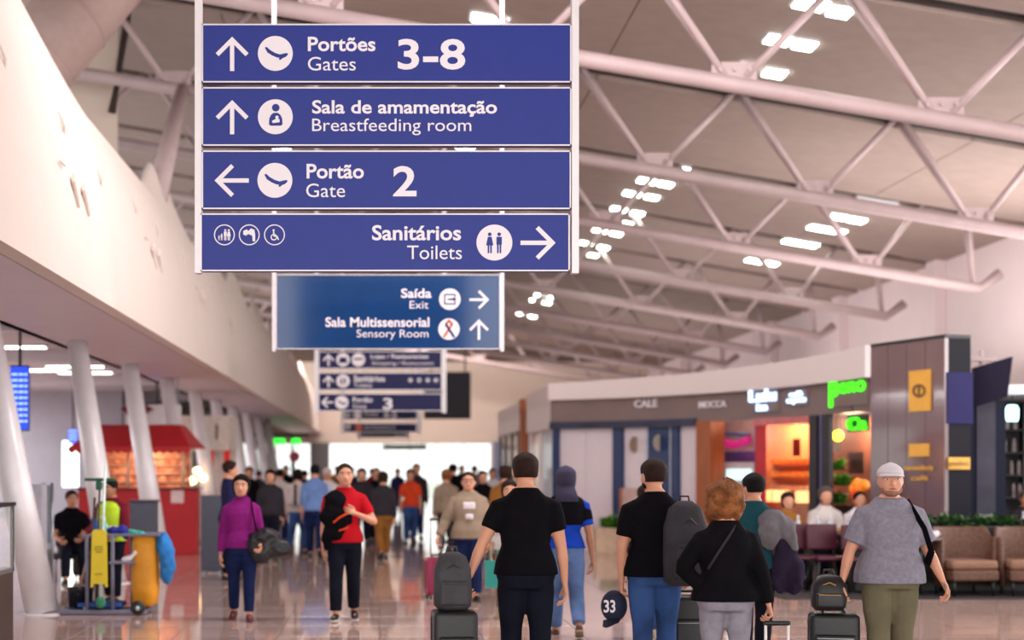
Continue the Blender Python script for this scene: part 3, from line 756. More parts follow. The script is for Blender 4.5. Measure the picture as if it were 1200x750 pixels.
    # face
    if detail:
        for s in (-1, 1):
            fin2(M().ell(HD((s*.155, .345, .50)), (.062*hh, .05*hh, .036*hh), 10, 6, Rh), 'eye', M_eye, root)
            fin2(M().ell(HD((s*.155, .382, .50)), (.026*hh, .018*hh, .028*hh), 8, 6, Rh), 'iris', M_iris, root)
            if hair: fin2(M().cap_tube([HD((s*.08, .405, .595)), HD((s*.17, .40, .61)), HD((s*.25, .34, .585))], [.016*hh, .018*hh, .01*hh], 6), 'eyebrow', hair, root)
        fin2(M().cap_tube([HD((-.11, .375, .2)), HD((0, .415, .21)), HD((.11, .375, .2))], [.014*hh, .03*hh, .014*hh], 8), 'lips', M_lip, root)
    # hair
    if hairstyle != 'none' and hair is not None:
        m = M(); nt_, nk = (34, 60) if hairstyle == 'curly' else (22, 36); sv = []; seed = random.random()*50
        for i in range(nt_+1):
            t = i/nt_
            for k in range(nk):
                a = 2*PI*k/nk; fr = math.sin(a)            # 1 front, -1 back
                if hairstyle == 'short': line = .30 if fr < -.2 else (.30+(fr+.2)*.35 if fr < .35 else .49+(fr-.35)*.50); th = .06
                elif hairstyle == 'buzz': line = .28 if fr < -.2 else (.28+(fr+.2)*.42 if fr < .35 else .51+(fr-.35)*.6); th = .045
                elif hairstyle == 'balding': line = .30 if fr < 0 else .30+fr*.5; th = .05 if t < .8 or fr < .2 else -.02
                elif hairstyle == 'full': line = .12 if fr < .1 else (.12+(fr-.1)*1.5 if fr < .45 else .64+(fr-.45)*.3); th = .20
                elif hairstyle == 'curly': line = -.1 if fr < .25 else (-.1+(fr-.25)*3 if fr < .5 else .65+(fr-.5)*.2); th = .62
                elif hairstyle == 'hood': line = -.2 if fr < .72 else (-.2+(fr-.72)*9); line = min(line, .82); th = .19
                elif hairstyle == 'cap': line = .62 if fr < 0 else .62+fr*.06; th = .085
                sm = max(0, min(1, (t-line)/.07+.5)); s = .93+(.07+th)*sm
                if hairstyle == 'curly': s += sm*(.20*(noise.noise(Vector((3.2*math.cos(a)+seed, 3.2*math.sin(a), t*5)))+.15)+.13*noise.noise(Vector((8*math.cos(a)+seed, 8*math.sin(a), t*13))))
                elif hairstyle in ('full', 'short'): s += sm*.035*noise.noise(Vector((4*math.cos(a)+seed, 4*math.sin(a), t*5)))
                sv.append(HD(head_pt(t, a, s)))
        fs = [(i*nk+k, i*nk+(k+1) % nk, (i+1)*nk+(k+1) % nk, (i+1)*nk+k) for i in range(nt_) for k in range(nk)]+[tuple(reversed(range(nk))), tuple(nt_*nk+k for k in range(nk))]
        m.add(sv, fs)
        nm = {'hood': 'hood', 'cap': 'cap'}.get(hairstyle, 'hair')
        ho = fin2(m, nm, hair, root)
        if hairstyle == 'cap':
            q = M(); N = 14; vs = []
            for lay in (0, -.03):
                for k in range(N+1):
                    a = PI*(.12+.76*k/N); p0 = head_pt(.67, a, 1.06); p1 = Vector((p0.x*1.0, p0.y+.30*math.sin(a)**.7, .60))
                    vs += [HD(p0+Vector((0, 0, lay))), HD(p1+Vector((0, 0, lay)))]
            n2 = 2*(N+1); fs = []
            for k in range(N):
                fs += [(2*k, 2*k+2, 2*k+3, 2*k+1), (n2+2*k, n2+2*k+1, n2+2*k+3, n2+2*k+2), (2*k+1, 2*k+3, n2+2*k+3, n2+2*k+1)]
            fin2(q.add(vs, fs), 'visor', hair, root)
        if hairstyle == 'hood':
            q = M().tube([TU((0, -.03*h, .80*h)), TU((0, -.028*h, .85*h)), HD((0, -.15, .1)), HD((0, -.1, .3))], [(.08*h, .06*h), (.062*h, .055*h), (.058*h, .05*h), (.05*h, .04*h)], 16, (1, 0, 0))
            fin2(q, 'hood_drape', hair, root)
    # trousers
    if pants:
        m = M()
        pts = [Vector((0, -.004*h, .448*h)), Vector((0, -.006*h, .50*h)), Vector((0, -.006*h, .53*h)), TU((0, 0, .565*h))]
        m.tube(pts, [(.088*h*tw*fat+.006, .070*h*fat+.008), (.100*h*tw*fat+.012, .076*h*fat+.008), (.101*h*tw*fat+.012, .072*h*fat+.01), (.094*h*tw*fat+.012, .066*h*fat+.01)], 24, (1, 0, 0), 2.3)
        for sd in 'LR':
            hip, kn, an, ff, dn, th, sh = LG[sd]; lf = 1+(fat-1)*.6; w = (loose if not female else .006)+.004
            seq = [(hip+Vector((0, 0, .02*h)), .055*h*lf), (hip+th*.07*h, .054*h*lf+w*.5), (hip+th*.15*h, .045*h*lf+w*.8), (kn-th*.02*h, .036*h+w), (kn+sh*.03*h, .035*h+w), (kn+sh*.08*h, .035*h+w), (kn+sh*.15*h, .029*h+w*1.2), (kn+sh*.222*h*cuff, .026*h+w*1.3)]
            m.tube([q[0] for q in seq], [q[1] for q in seq], 16, (1, 0, 0))
        fin(remesh(m, vox, 2), 'trousers', pants, root)
    # top
    if top:
        m = M()
        torso(m, loose, .52, .858, hemdrop=hem, hemw=.004)
        for sd, s in (('L', -1), ('R', 1)):
            S, E, W, PE, u, f, pn, mm = AR[sd]; bf = (.85 if female else 1)*(1+(fat-1)*.4); lo = loose
            if sleeve <= .01: continue
            pts = [TU((s*.05*h, 0, .785*h)), TU((s*.08*h, 0, .782*h)), S, S+u*.05*h]; rad = [.028*h*bf+lo*.5, .036*h*bf+lo*.5, .038*h*bf+lo*.7, .035*h*bf+lo]
            L1 = min(sleeve, 1)*.168*h
            if L1 > .06*h: pts.append(S+u*L1*.92); rad.append(.031*h*bf+lo*1.0)
            if sleeve > 1:
                pts += [E, E+f*.05*h, E+f*.142*h*(sleeve-1)*.97]; rad += [.027*h*bf+lo, .026*h*bf+lo, .019*h+lo*.8]
            m.tube(pts, rad, 14)
        r = remesh(m, vox, 2)
        fin(r, 'shirt' if sleeve < 1.5 else 'sweater', top, root)
    if collar:
        fin2(M().tube([TU((0, 0, .838*h)), TU((0, .002*h, .86*h)), TU((0, .006*h, .882*h))], [(.050*h, .046*h), (.042*h, .043*h), (.040*h, .042*h)], 18, (1, 0, 0)), 'collar', collar, root)
    # shoes
    if shoes:
        for sd in 'LR':
            hip, kn, an, ff, dn, th, sh = LG[sd]; side = ff.cross(dn)
            def F(a, z): return an+ff*a*h+dn*z*h
            q = M().tube([F(-.036, .016), F(-.032, .016), F(-.01, .012), F(.025, .014), F(.06, .021), (F(.09, .024)), F(.106, .027), F(.112, .029)],
                         [(.008*h, .008*h), (.019*h, .018*h), (.022*h, .022*h), (.023*h, .020*h), (.026*h, .0135*h), (.024*h, .0105*h), (.014*h, .0075*h), (.004*h, .004*h)], 14, side)
            o = fin2(q, 'shoe', shoes, root)
            q = M()
            pl = [(-.036, .016), (-.02, .021), (.02, .021), (.06, .027), (.095, .024), (.112, .01), (.112, -.01), (.095, -.024), (.06, -.027), (.02, -.021), (-.02, -.021), (-.036, -.016)]
            q.prism(pl, lambda u_, v_, w_: an+ff*u_*h+side*v_*h+dn*(.027*h+w_), .009*h)
            fin2(q, 'sole', soles or shoes, o, False)
    out = {'root': root, 'fin': fin2, 'TU': TU, 'HD': HD, 'AR': AR, 'LG': LG, 'h': h}
    out['w'] = lambda v: Vector(loc)+Rz @ (Vector(v)+up)
    out['hand'] = {sd: out['w'](AR[sd][3]+AR[sd][6]*.012*h) for sd in 'LR'}
    return out

def at(px, d, z=0): return (X(px, d), d, z)

# materials of clothes
F_black = fabric('black_cotton', (13, 11, 17), .25); F_black2 = fabric('black_knit', (14, 12, 17), .3, .6)
F_darkp = fabric('black_trouser', (20, 22, 34), .3); F_red = fabric('red_cotton', (176, 22, 34)); F_mag = fabric('magenta_knit', (124, 30, 108), .2, .5)
F_jean = fabric('blue_denim', (52, 78, 128), .45, .3, 3); F_jeanl = fabric('washed_denim', (88, 112, 158), .5, .3, 3); F_jeand = fabric('dark_denim', (26, 36, 74), .3)
F_greyp = fabric('grey_check_trouser', (140, 134, 146), .2, .2, 12, ); F_beige = fabric('beige_canvas', (140, 122, 106), .2)
F_polo = fabric('heather_grey_polo', (132, 128, 142), .15, .3, 30); F_olive = fabric('olive_trouser', (104, 98, 78)); F_teal = fabric('teal_cotton', (30, 72, 82))
F_blue = fabric('light_blue_shirt', (108, 136, 190)); F_hiv = mat('hi_vis_yellow', (190, 226, 30), .6, .1, 6); F_maroon = fabric('maroon_cotton', (104, 28, 42))
F_navy = fabric('navy_cloth', (34, 34, 70)); F_orange = fabric('orange_cotton', (214, 72, 40)); F_greyk = fabric('grey_knit', (110, 106, 112), .2, .6)
F_tan = fabric('ochre_cloth', (140, 92, 44)); F_cream = fabric('cream_cloth', (196, 186, 184)); F_dgrey = fabric('charcoal_cloth', (50, 46, 52)); F_cobalt = fabric('cobalt_cloth', (24, 62, 170))
F_white = fabric('white_cloth', (214, 206, 214))
H_black = mat('black_hair', (18, 14, 16), .6, .3, 40, spec=.12, bump=.5, bscale=120); H_brown = mat('dark_brown_hair', (44, 28, 24), .6, .3, 40, spec=.12, bump=.5, bscale=120)
H_auburn = mat('auburn_hair', (134, 82, 48), .55, .5, 14, spec=.12, bump=.8, bscale=60); H_grey = mat('greying_hair', (84, 74, 74), .6, .3, 40, spec=.12, bump=.5, bscale=120)
H_cap = fabric('white_cap_cloth', (206, 198, 206), .05); H_hood = fabric('hood_grey', (62, 58, 78)); S_black = mat('black_shoe', (16, 16, 18), .45); S_beige = mat('beige_shoe', (150, 134, 112), .7)
S_brown = mat('brown_shoe', (84, 50, 38), .6); S_mar = mat('maroon_shoe', (92, 30, 44), .6); S_white = mat('white_sole', (214, 210, 208), .6)

# 1 woman in magenta
woman1 = human('woman in a magenta high-neck sweater walking with a black jacket over her arm', at(283, 16.6), PI+.05, 1.55, fat=1.1, head=(5, 3),
    arms={'R': dict(u=(.22, -.05, -1), f=(.10, .15, -1)), 'L': dict(u=(-.2, -.05, -1), f=(-.05, .75, -.55), palm=(1, 0, .3), curl=.7)},
    legs={'L': (10, 4), 'R': (-8, 14)}, top=F_mag, sleeve=2, hem=.50, pants=F_jeand, shoes=S_mar, hair=H_black, hairstyle='full', collar=F_mag, female=True, loose=.014)
# 2 man in red
man2 = human('man in a red T-shirt holding a black jacket against his shoulder while walking', at(404, 16.6), PI, 1.68, fat=1.04, head=(-8, 2),
    arms={'R': dict(u=(.2, -.06, -1), f=(.02, .12, -1)), 'L': dict(u=(-.55, .1, -.9), f=(.9, .55, .42), palm=(0, -1, -.3), curl=.8, thumb=(0, 0, 1))},
    legs={'L': (-9, 12), 'R': (11, 4)}, top=F_red, sleeve=.72, hem=.495, pants=F_darkp, shoes=S_black, soles=S_white, hair=H_brown, hairstyle='short')
# 3 man in black from behind
man3 = human('man in black T-shirt and black trousers seen from behind, centre, pulling a trolley case', at(616, 11.0), 0, 1.74, fat=1.1, head=(0, 0), width=1.06,
    arms={'L': dict(u=(-.5, -.12, -1), f=(-.35, -.25, -.85), palm=(1, 0, 0), curl=.8), 'R': dict(u=(.24, .0, -1), f=(.1, .05, -1), curl=.45)},
    legs={'L': (5, 3), 'R': (-5, 9)}, top=F_black, sleeve=.62, hem=.50, pants=F_darkp, shoes=S_black, hair=H_brown, hairstyle='buzz', skin=M_skin)
# 4 hooded
man4 = human('person in grey hood, black and cobalt top and washed jeans, walking away', at(663, 15.0), 0, 1.65, head=(12, 0),
    arms={'L': dict(u=(-.2, 0, -1), f=(-.05, .1, -1)), 'R': dict(u=(.22, -.08, -1), f=(.12, .0, -1), curl=.5)},
    legs={'L': (8, 4), 'R': (-14, 20)}, top=F_cobalt, sleeve=.75, hem=.53, pants=F_jeanl, shoes=S_brown, soles=S_beige, hair=H_hood, hairstyle='hood', skin=M_skin2)
# 5 black T-shirt, jeans
man5 = human('bearded man in black T-shirt and blue jeans carrying a navy cap, seen from behind', at(767, 11.5), 0, 1.70, fat=1.16, head=(-18, 0), width=1.06,
    arms={'L': dict(u=(-.22, -.02, -1), f=(.0, .1, -1), curl=.8), 'R': dict(u=(.25, .1, -1), f=(.1, .5, -.8), curl=.6)},
    legs={'L': (-6, 8), 'R': (7, 3)}, top=F_black, sleeve=.75, hem=.485, pants=F_jean, shoes=S_black, hair=H_brown, hairstyle='buzz')
# 6 woman curly
woman6 = human('woman with curly auburn hair in black sweater and grey checked trousers, from behind', at(850, 10.5), 0, 1.49, fat=1.16, female=True,
    arms={'L': dict(u=(-.62, -.15, -.85), f=(.55, .1, -.5), curl=.5), 'R': dict(u=(.35, -.1, -1), f=(.2, -.15, -1), curl=.9)},
    legs={'L': (4, 3), 'R': (-4, 7)}, top=F_black2, sleeve=2, hem=.49, loose=.02, pants=F_greyp, shoes=S_black, hair=H_auburn, hairstyle='curly', width=1.12)
# 7 teal man
man7 = human('dark-haired man in teal T-shirt with a grey sweater over his shoulder', at(884, 13.0), -.35, 1.60, head=(-42, 0),
    arms={'L': dict(u=(-.2, 0, -1), f=(-.05, .1, -1)), 'R': dict(u=(.35, .1, -1), f=(.1, .8, -.35), curl=.6)},
    legs={'L': (10, 4), 'R': (-12, 16)}, top=F_teal, sleeve=.75, pants=F_darkp, shoes=S_black, hair=H_black, hairstyle='short')
# 8 polo man
man8 = human('stout man in a white cap and heathered grey polo walking towards the camera', at(1043, 11.3), PI-.05, 1.66, fat=1.24, head=(6, 4), width=1.06,
    arms={'R': dict(u=(.42, -.02, -1), f=(.28, .12, -1), curl=.7), 'L': dict(u=(-.4, -.05, -1), f=(-.42, .2, -1), curl=.6)},
    legs={'L': (-5, 8), 'R': (6, 3)}, top=F_polo, sleeve=.85, hem=.475, loose=.022, pants=F_olive, shoes=S_brown, hair=H_cap, hairstyle='cap')
# 9 beige jacket
man9 = human('man in glasses and a beige canvas jacket facing the camera behind a black backpack', at(549, 19.0), PI, 1.58, fat=1.15, head=(4, 3),
    arms={'R': dict(u=(.5, -.1, -1), f=(.35, .3, -.75), curl=.8), 'L': dict(u=(-.25, 0, -1), f=(-.05, .15, -1))},
    legs={'L': (6, 4), 'R': (-6, 8)}, top=F_beige, sleeve=2, hem=.48, loose=.025, pants=F_jeand, shoes=S_black, hair=H_brown, hairstyle='short', vox=.015)
# child-size walker behind man 5: jeans and beige shoe
man10 = human('person in blue jeans and beige shoes almost hidden behind the man carrying the cap', at(757, 14.8), 0, 1.5, legs={'L': (-22, 40), 'R': (14, 4)}, top=F_dgrey, sleeve=2, pants=F_jean, shoes=S_beige, hair=H_brown, hairstyle='short', vox=.016)
# seated man, left
seat = human('man in a black polo shirt sitting beside the leaning column', at(84, 22.3), PI+.25, 1.68, fat=1.1, lean=-14, head=(-12, -4),
    arms={'R': dict(u=(.3, .2, -1), f=(-.25, .9, -.25), curl=.5), 'L': dict(u=(-.4, .25, -1), f=(.45, .8, -.2), curl=.5)},
    legs={'L': (82, 92, .12, 0), 'R': (80, 66, .04, 0)}, top=F_black, sleeve=.75, hem=.50, pants=F_darkp, shoes=S_black, hair=H_brown, hairstyle='short', vox=.015)
# cleaner
clean = human('cleaner in a yellow hi-vis vest over maroon, standing behind the cleaning cart', at(131, 18.6), PI-.4, 1.50, fat=1.1, head=(10, -6),
    arms={'R': dict(u=(.3, .2, -1), f=(.0, .9, -.3), curl=.8), 'L': dict(u=(-.25, .25, -1), f=(.1, .8, -.35), curl=.8)},
    legs={'L': (5, 4), 'R': (-4, 6)}, top=F_maroon, sleeve=2, pants=F_darkp, shoes=S_black, hair=H_black, hairstyle='short', skin=M_skin2, vox=.015)
m = M(); c = clean; TU, h = c['TU'], 1.50
pts = [TU((0, 0, .50*h)), TU((0, 0, .56*h)), TU((0, .004*h, .62*h)), TU((0, .006*h, .70*h)), TU((0, .006*h, .77*h)), TU((0, .0, .80*h)), TU((0, 0, .825*h))]
m.tube(pts, [(.128*h, .10*h), (.122*h, .095*h), (.115*h, .09*h), (.118*h, .094*h), (.112*h, .088*h), (.088*h, .07*h), (.055*h, .055*h)], 22, (1, 0, 0), 2.4)
vo = c['fin'](remesh(m, .014, 1), 'vest', F_hiv, c['root'])
m = M().tube([TU((0, 0, .60*h)), TU((0, 0, .625*h))], [(.122*h, .097*h)]*2, 22, (1, 0, 0), 2.4); c['fin'](m, 'reflective_band', mat('reflective_grey', (205, 205, 200), .3), vo)

# belongings worn: parts of the clothing that make each look right
def strap(c, pts, name, mt, r=(.018, .004)):
    return c['fin'](M().tube(pts, [r]*len(pts), 8, None), name, mt, c['root'])
# black shoulders panel of the hooded person
c = man4; TU, h = c['TU'], c['h']
m = M().tube([TU((0, 0, .665*h)), TU((0, 0, .70*h)), TU((0, .002*h, .75*h)), TU((0, 0, .79*h)), TU((0, 0, .82*h)), TU((0, 0, .84*h))], [(.106*h, .080*h), (.110*h, .083*h), (.116*h, .083*h), (.118*h, .076*h), (.098*h, .064*h), (.066*h, .056*h)], 22, (1, 0, 0), 2.35)
for s in (-1, 1):
    S, E = c['AR']['L' if s < 0 else 'R'][:2]; u = (E-S).normalized()
    m.tube([S-Vector((s*.03, 0, 0)), S+u*.04*h, S+u*.085*h], [.046*h, .045*h, .043*h], 14)
c['fin'](remesh(m, .012, 2), 'black_yoke', F_black, c['root'])
# front print of the beige-jacket man and his glasses
c = man9; HD = c['HD']; hh = .145*c['h']; h = c['h']
for s in (-1, 1):
    cc = HD((s*.16, .43, .5)); pts = [cc+Vector((math.cos(k*PI/6)*.13*hh, 0, math.sin(k*PI/6)*.1*hh)) for k in range(12)]
    c['fin'](M().tube(pts, .012*hh, 5, closed=True), 'glasses_rim', M_black, c['root'])
c['fin'](M().rbox(c['TU']((0, .085*h, .74*h)), (.15, .05, .09), .02), 'white_print', F_white, c['root'])
c['fin'](M().rbox(c['TU']((0, .105*h, .655*h)), (.10, .04, .07), .02), 'white_print', F_white, c['root'])
# beard and glasses of man 5
c = man5; HD = c['HD']; hh = .145*c['h']
m = M().ell(HD((0, .27, .12)), (.24*hh, .20*hh, .17*hh), 14, 8); m.ell(HD((-.2, .12, .22)), (.12*hh, .16*hh, .16*hh), 10, 6); m.ell(HD((.2, .12, .22)), (.12*hh, .16*hh, .16*hh), 10, 6)
c['fin'](remesh(m, .01, 2), 'beard', H_black, c['root'])
c['fin'](M().tube([HD((-.36, -.02, .52)), HD((-.34, .25, .53)), HD((-.2, .46, .52)), HD((0, .47, .53)), HD((.2, .46, .52)), HD((.34, .25, .53)), HD((.36, -.02, .52))], .018*hh, 6), 'glasses', mat('pale_frame', (200, 196, 200), .3), c['root'])
c = man8; HD = c['HD']; hh = .145*c['h']
m = M().ell(HD((0, .27, .10)), (.25*hh, .155*hh, .12*hh), 14, 8); m.ell(HD((-.22, .14, .2)), (.105*hh, .16*hh, .14*hh), 10, 6); m.ell(HD((.22, .14, .2)), (.105*hh, .16*hh, .14*hh), 10, 6); c['fin'](remesh(m, .01, 2), 'beard', mat('sandy_beard', (140, 96, 80), .8, .2, 30), c['root'])
strap(c, [c['TU']((-.07*1.66, -.09*1.66, .80*1.66)), c['TU']((-.082*1.66, .0, .832*1.66)), c['TU']((-.085*1.66, .075*1.66, .79*1.66)), c['TU']((-.115*1.66, .115*1.66, .72*1.66)), c['TU']((-.15*1.66, .10*1.66, .62*1.66)), c['TU']((-.155*1.66, .02*1.66, .56*1.66))], 'bag_strap', F_black, (.028, .006))
c = woman6; h = 1.49
strap(c, [c['TU']((.05*h, .05*h, .82*h)), c['TU']((.035*h, -.055*h, .835*h)), c['TU']((-.0*h, -.082*h, .79*h)), c['TU']((-.05*h, -.098*h, .72*h)), c['TU']((-.10*h, -.098*h, .64*h))], 'bag_strap', F_dgrey, (.012, .005))
c = woman1; h = 1.55
strap(c, [c['TU']((-.06*h, -.06*h, .80*h)), c['TU']((-.066*h, 0, .838*h)), c['TU']((-.075*h, .07*h, .79*h)), c['TU']((-.09*h, .088*h, .70*h)), c['TU']((-.11*h, .08*h, .60*h))], 'bag_strap', F_black, (.022, .005))

# ---------------- the crowd further down the hall
def crowd(label, px, d, H, rz, top, pants, hair, style='short', sleeve=2, **k):
    return human(label, at(px, d), rz, H, top=top, pants=pants, hair=hair, hairstyle=style, sleeve=sleeve, shoes=S_black, vox=.022, detail=False, group='walkers far down the hall', **k)
W1 = {'L': (14, 5), 'R': (-14, 20)}; W2 = {'L': (-14, 20), 'R': (14, 5)}; W3 = {'L': (2, 2), 'R': (-2, 3)}
crowd('man in light blue shirt and jeans walking away, left of the red-shirted man', 369, 28.4, 1.72, 0, F_blue, F_jeand, H_black, sleeve=1.2, legs=W1, fat=1.08)
cw = crowd('walker with a cream and brown backpack beside the man in light blue shirt', 349, 29.5, 1.62, -.3, F_cream, F_jean, H_black, 'full', legs=W2)
c = cw; h = 1.62; c['fin'](M().rbox(c['TU']((0, -.12*h, .71*h)), (.30, .16, .42), .06, 3), 'backpack', F_cream, c['root']); c['fin'](M().rbox(c['TU']((.03*h, -.17*h, .71*h)), (.05, .03, .4), .01), 'backpack_stripe', F_dgrey, c['root'])
crowd('person in pale scarf and black skirt-length coat, fourth walker from the left column', 317, 27.5, 1.62, PI, F_dgrey, F_darkp, H_black, 'full', legs=W1)
crowd('tall man in dark navy jacket in profile behind the woman in magenta', 268, 22.5, 1.74, -PI/2+.2, F_navy, F_darkp, H_brown, legs=W3)
crowd('walker in charcoal top and ochre trousers right of the red-shirted man', 449, 28.0, 1.58, .2, F_dgrey, F_tan, H_brown, 'full', legs=W2, fat=1.15)
crowd('dark-clothed walker just behind the ochre trousers', 441, 33, 1.66, PI, F_black, F_darkp, H_black, legs=W1)
crowd('woman in orange top and open charcoal jacket walking towards the camera', 481, 33.5, 1.62, PI, F_orange, F_jean, H_brown, 'full', legs=W2, sleeve=.8)
crowd('dark figure close behind the woman in the orange top', 488, 36, 1.76, PI, F_dgrey, F_jeand, H_black, legs=W1)
crowd('person in taupe coat left of the beige-jacket man', 523, 29, 1.62, 0, F_beige, F_dgrey, H_auburn, 'full', legs=W1)
crowd('black-clothed figure standing high behind the beige-jacket man', 531, 34, 1.72, .4, F_black, F_darkp, H_black, legs=W3)
crowd('dark-haired figure in black between beige jacket and black T-shirt', 566, 30, 1.60, PI, F_black, F_darkp, H_black, legs=W2)
crowd('woman with brown hair in tan blouse partly behind the man in black', 592, 24, 1.66, -.4, F_tan, F_beige, H_brown, 'full', legs=W3)
crowd('person in a white cap behind the red-shirted man', 384, 31, 1.66, PI, F_white, F_jeand, H_cap, 'cap', legs=W1)
crowd('dark silhouette directly behind the shoulder of the red-shirted man', 424, 32, 1.64, PI, F_dgrey, F_darkp, H_black, 'full', legs=W2)
crowd('small figure in charcoal between blue shirt and cream backpack', 357, 40, 1.6, 0, F_dgrey, F_jeand, H_black, legs=W1)
far = [(303, 45, 'dark figure under the small pink round sign', F_dgrey), (335, 50, 'distant figure in black left of the grey pillar', F_black), (395, 52, 'distant figure in tan before the bright doors, nearest the pillar', F_tan), (412, 56, 'distant charcoal figure before the bright doors', F_dgrey),
       (436, 48, 'distant figure in maroon before the bright doors', F_maroon), (466, 52, 'distant navy figure under the dark exit sign', F_navy), (563, 50, 'distant cream-topped figure beside the blue-grey column', F_cream), (541, 55, 'distant figure in black near the blue-grey column', F_black), (556, 46, 'distant grey figure before the right end of the bright doors', F_greyk),
       (292, 36, 'walker in black coat near the red panels of the white booth', F_black), (328, 33, 'walker in cream jacket among the left crowd', F_cream), (577, 38, 'walker in white shirt before the glazed shop corner', F_white)]
for i, (px, d, lb, tp) in enumerate(far):
    crowd(lb, px, d, 1.58+.03*(i*5 % 6), PI if i % 2 else 0, tp, F_jeand if i % 3 else F_darkp, (H_black, H_brown)[i % 2], ('short', 'full')[i % 2], legs=(W1, W2, W3)[i % 3])
# ================================================================== LUGGAGE AND HELD THINGS
def suitcase(label, px, d, w, hgt, dep, mt, rz=0, handle=1.0, hmat=None, group='wheeled suitcases', hs=.14):
    t = thing('suitcase', label, 'suitcase', at(px, d), group, rz)
    z0 = .055
    b = M().rbox((0, 0, z0+hgt/2), (w, dep, hgt), .045, 3).build('shell', mt, t, True, local=True)
    soft = mt is not L_pink
    if soft:
        M().rbox((0, -dep/2-.015, z0+hgt*.40), (w*.82, .05, hgt*.62), .02, 2).build('front_pocket', mt, b, True, local=True)
        M().tube([(-w*.36, -dep/2-.042, z0+hgt*.66), (w*.36, -dep/2-.042, z0+hgt*.66)], .004, 6).build('pocket_zip', M_steel, b, local=True)
    for q in range(0 if soft else 5):
        x = (-.36+.18*q)*w
        m = M().rbox((x, -dep/2, z0+hgt/2), (.014, .012, hgt*.86), .004, 1); m.rbox((x, dep/2, z0+hgt/2), (.014, .012, hgt*.86), .004, 1)
        m.build('rib', mt, b, local=True)
    M().tube([(-w/2-.003, 0, z0+.05), (-w/2-.003, 0, z0+hgt-.05)], (.004), 6).build('zip', M_black, b, local=True)
    M().cap_tube([(-.08, 0, z0+hgt+.0), (-.07, 0, z0+hgt+.03), (.07, 0, z0+hgt+.03), (.08, 0, z0+hgt+.0)], .011, 8).build('carry_handle', M_black, t, True, local=True)
    for sx in (-1, 1):
        for sy in (-1, 1):
            m = M().lathe([(.026, -.011), (.028, -.006), (.028, .006), (.026, .011)], (sx*(w/2-.045), sy*(dep/2-.04), .028), 14, Matrix.Rotation(PI/2, 3, 'Y'))
            m.build('wheel', M_black, t, local=True)
            M().box((sx*(w/2-.045), sy*(dep/2-.04), .052), (.03, .03, .03)).build('wheel_fork', M_black, t, local=True)
    m = M()
    if handle > hgt+.1:
        for sx in (-1, 1): M().tube([(sx*hs/2, dep/2-.03, z0+hgt*.9), (sx*hs/2, dep/2-.03, handle)], .010, 8).build('telescopic_rod', hmat or M_steel, t, True, local=True)
        M().cap_tube([(-hs/2, dep/2-.03, handle), (hs/2, dep/2-.03, handle)], .017, 10).build('grip', M_black, t, True, local=True)
    return t
def backpack(label, loc, w, dep, hgt, mt, rz=0, trim=None):
    t = thing('backpack', label, 'backpack', loc, None, rz)
    m = M().tube([(0, 0, 0), (0, 0, .03), (0, .0, hgt*.3), (0, .01, hgt*.7), (0, .02, hgt*.92), (0, .025, hgt)], [(w*.38, dep*.35), (w*.48, dep*.48), (w*.5, dep*.5), (w*.48, dep*.44), (w*.36, dep*.3), (w*.16, dep*.14)], 20, (1, 0, 0), 3)
    b = m.build('bag', mt, t, True, local=True)
    M().rbox((0, -dep*.5, hgt*.30), (w*.74, dep*.22, hgt*.42), .03, 3).build('front_pocket', mt, t, True, local=True)
    M().tube([(-w*.3, -dep*.62, hgt*.46), (w*.3, -dep*.62, hgt*.46)], .004, 6).build('zip', trim or M_black, t, local=True)
    M().tube([(-w*.42, -dep*.2, hgt*.62), (0, -dep*.46, hgt*.80), (w*.42, -dep*.2, hgt*.62)], .005, 6).build('zip', trim or M_black, t, local=True)
    for s in (-1, 1):
        M().tube([(s*w*.22, dep*.38, hgt*.92), (s*w*.30, dep*.72, hgt*.7), (s*w*.34, dep*.7, hgt*.35), (s*w*.36, dep*.4, hgt*.08)], [(.02, .006)]*4, 8, (1, 0, 0)).build('shoulder_strap', mt, t, True, local=True)
    M().tube([(-.04, .03, hgt*.97), (-.03, .03, hgt+.035), (.03, .03, hgt+.035), (.04, .03, hgt*.97)], .008, 6).build('top_handle', mt, t, True, local=True)
    return t
L_black = mat('black_luggage', (20, 19, 23), .45, .2, 6, bump=.1); L_pink = mat('berry_shell', (150, 26, 74), .3, .1, 4); L_grey = mat('charcoal_bag', (54, 52, 58), .7, .3, 8, bump=.3, bscale=30)
h3 = man3['hand']['L']
sc = suitcase('black trolley case pulled by the man in black T-shirt, backpack on top', 547, 10.55, .31, .60, .26, L_black, rz=.1, handle=h3.z+.0, group=None)
sc.location.x = h3.x-.10; sc.location.y = h3.y-.12
backpack('charcoal backpack riding on the black trolley case in the centre', (sc.location.x-.01, sc.location.y-.02, .66), .27, .19, .40, L_grey, .1)
suitcase('berry pink hard-shell suitcase beside the man in beige jacket', 513, 19.3, .32, .47, .22, L_pink, rz=.25, handle=1.0, group=None)
h8 = man8['hand']['R']
s8 = suitcase('black suitcase held by the stout man in the white cap', 985, 11.6, .36, .52, .25, L_black, rz=-.2, handle=h8.z-.01, group=None)
s8.location.x = h8.x-.03; s8.location.y = h8.y+.10
backpack('black day bag strapped over the suitcase of the man in the white cap', (h8.x-.09, h8.y+.02, .60), .26, .18, .26, L_black, -.2, mat('amber_trim', (170, 120, 50), .5))
h6 = woman6['hand']['R']
s6 = suitcase('dark suitcase with long white trolley rods behind the woman in black sweater', 912, 9.9, .36, .36, .24, L_black, rz=0, handle=h6.z-.02, hmat=mat('white_rod', (232, 226, 226), .3), group=None, hs=.15)
s6.location.x = h6.x+.0; s6.location.y = h6.y-.30
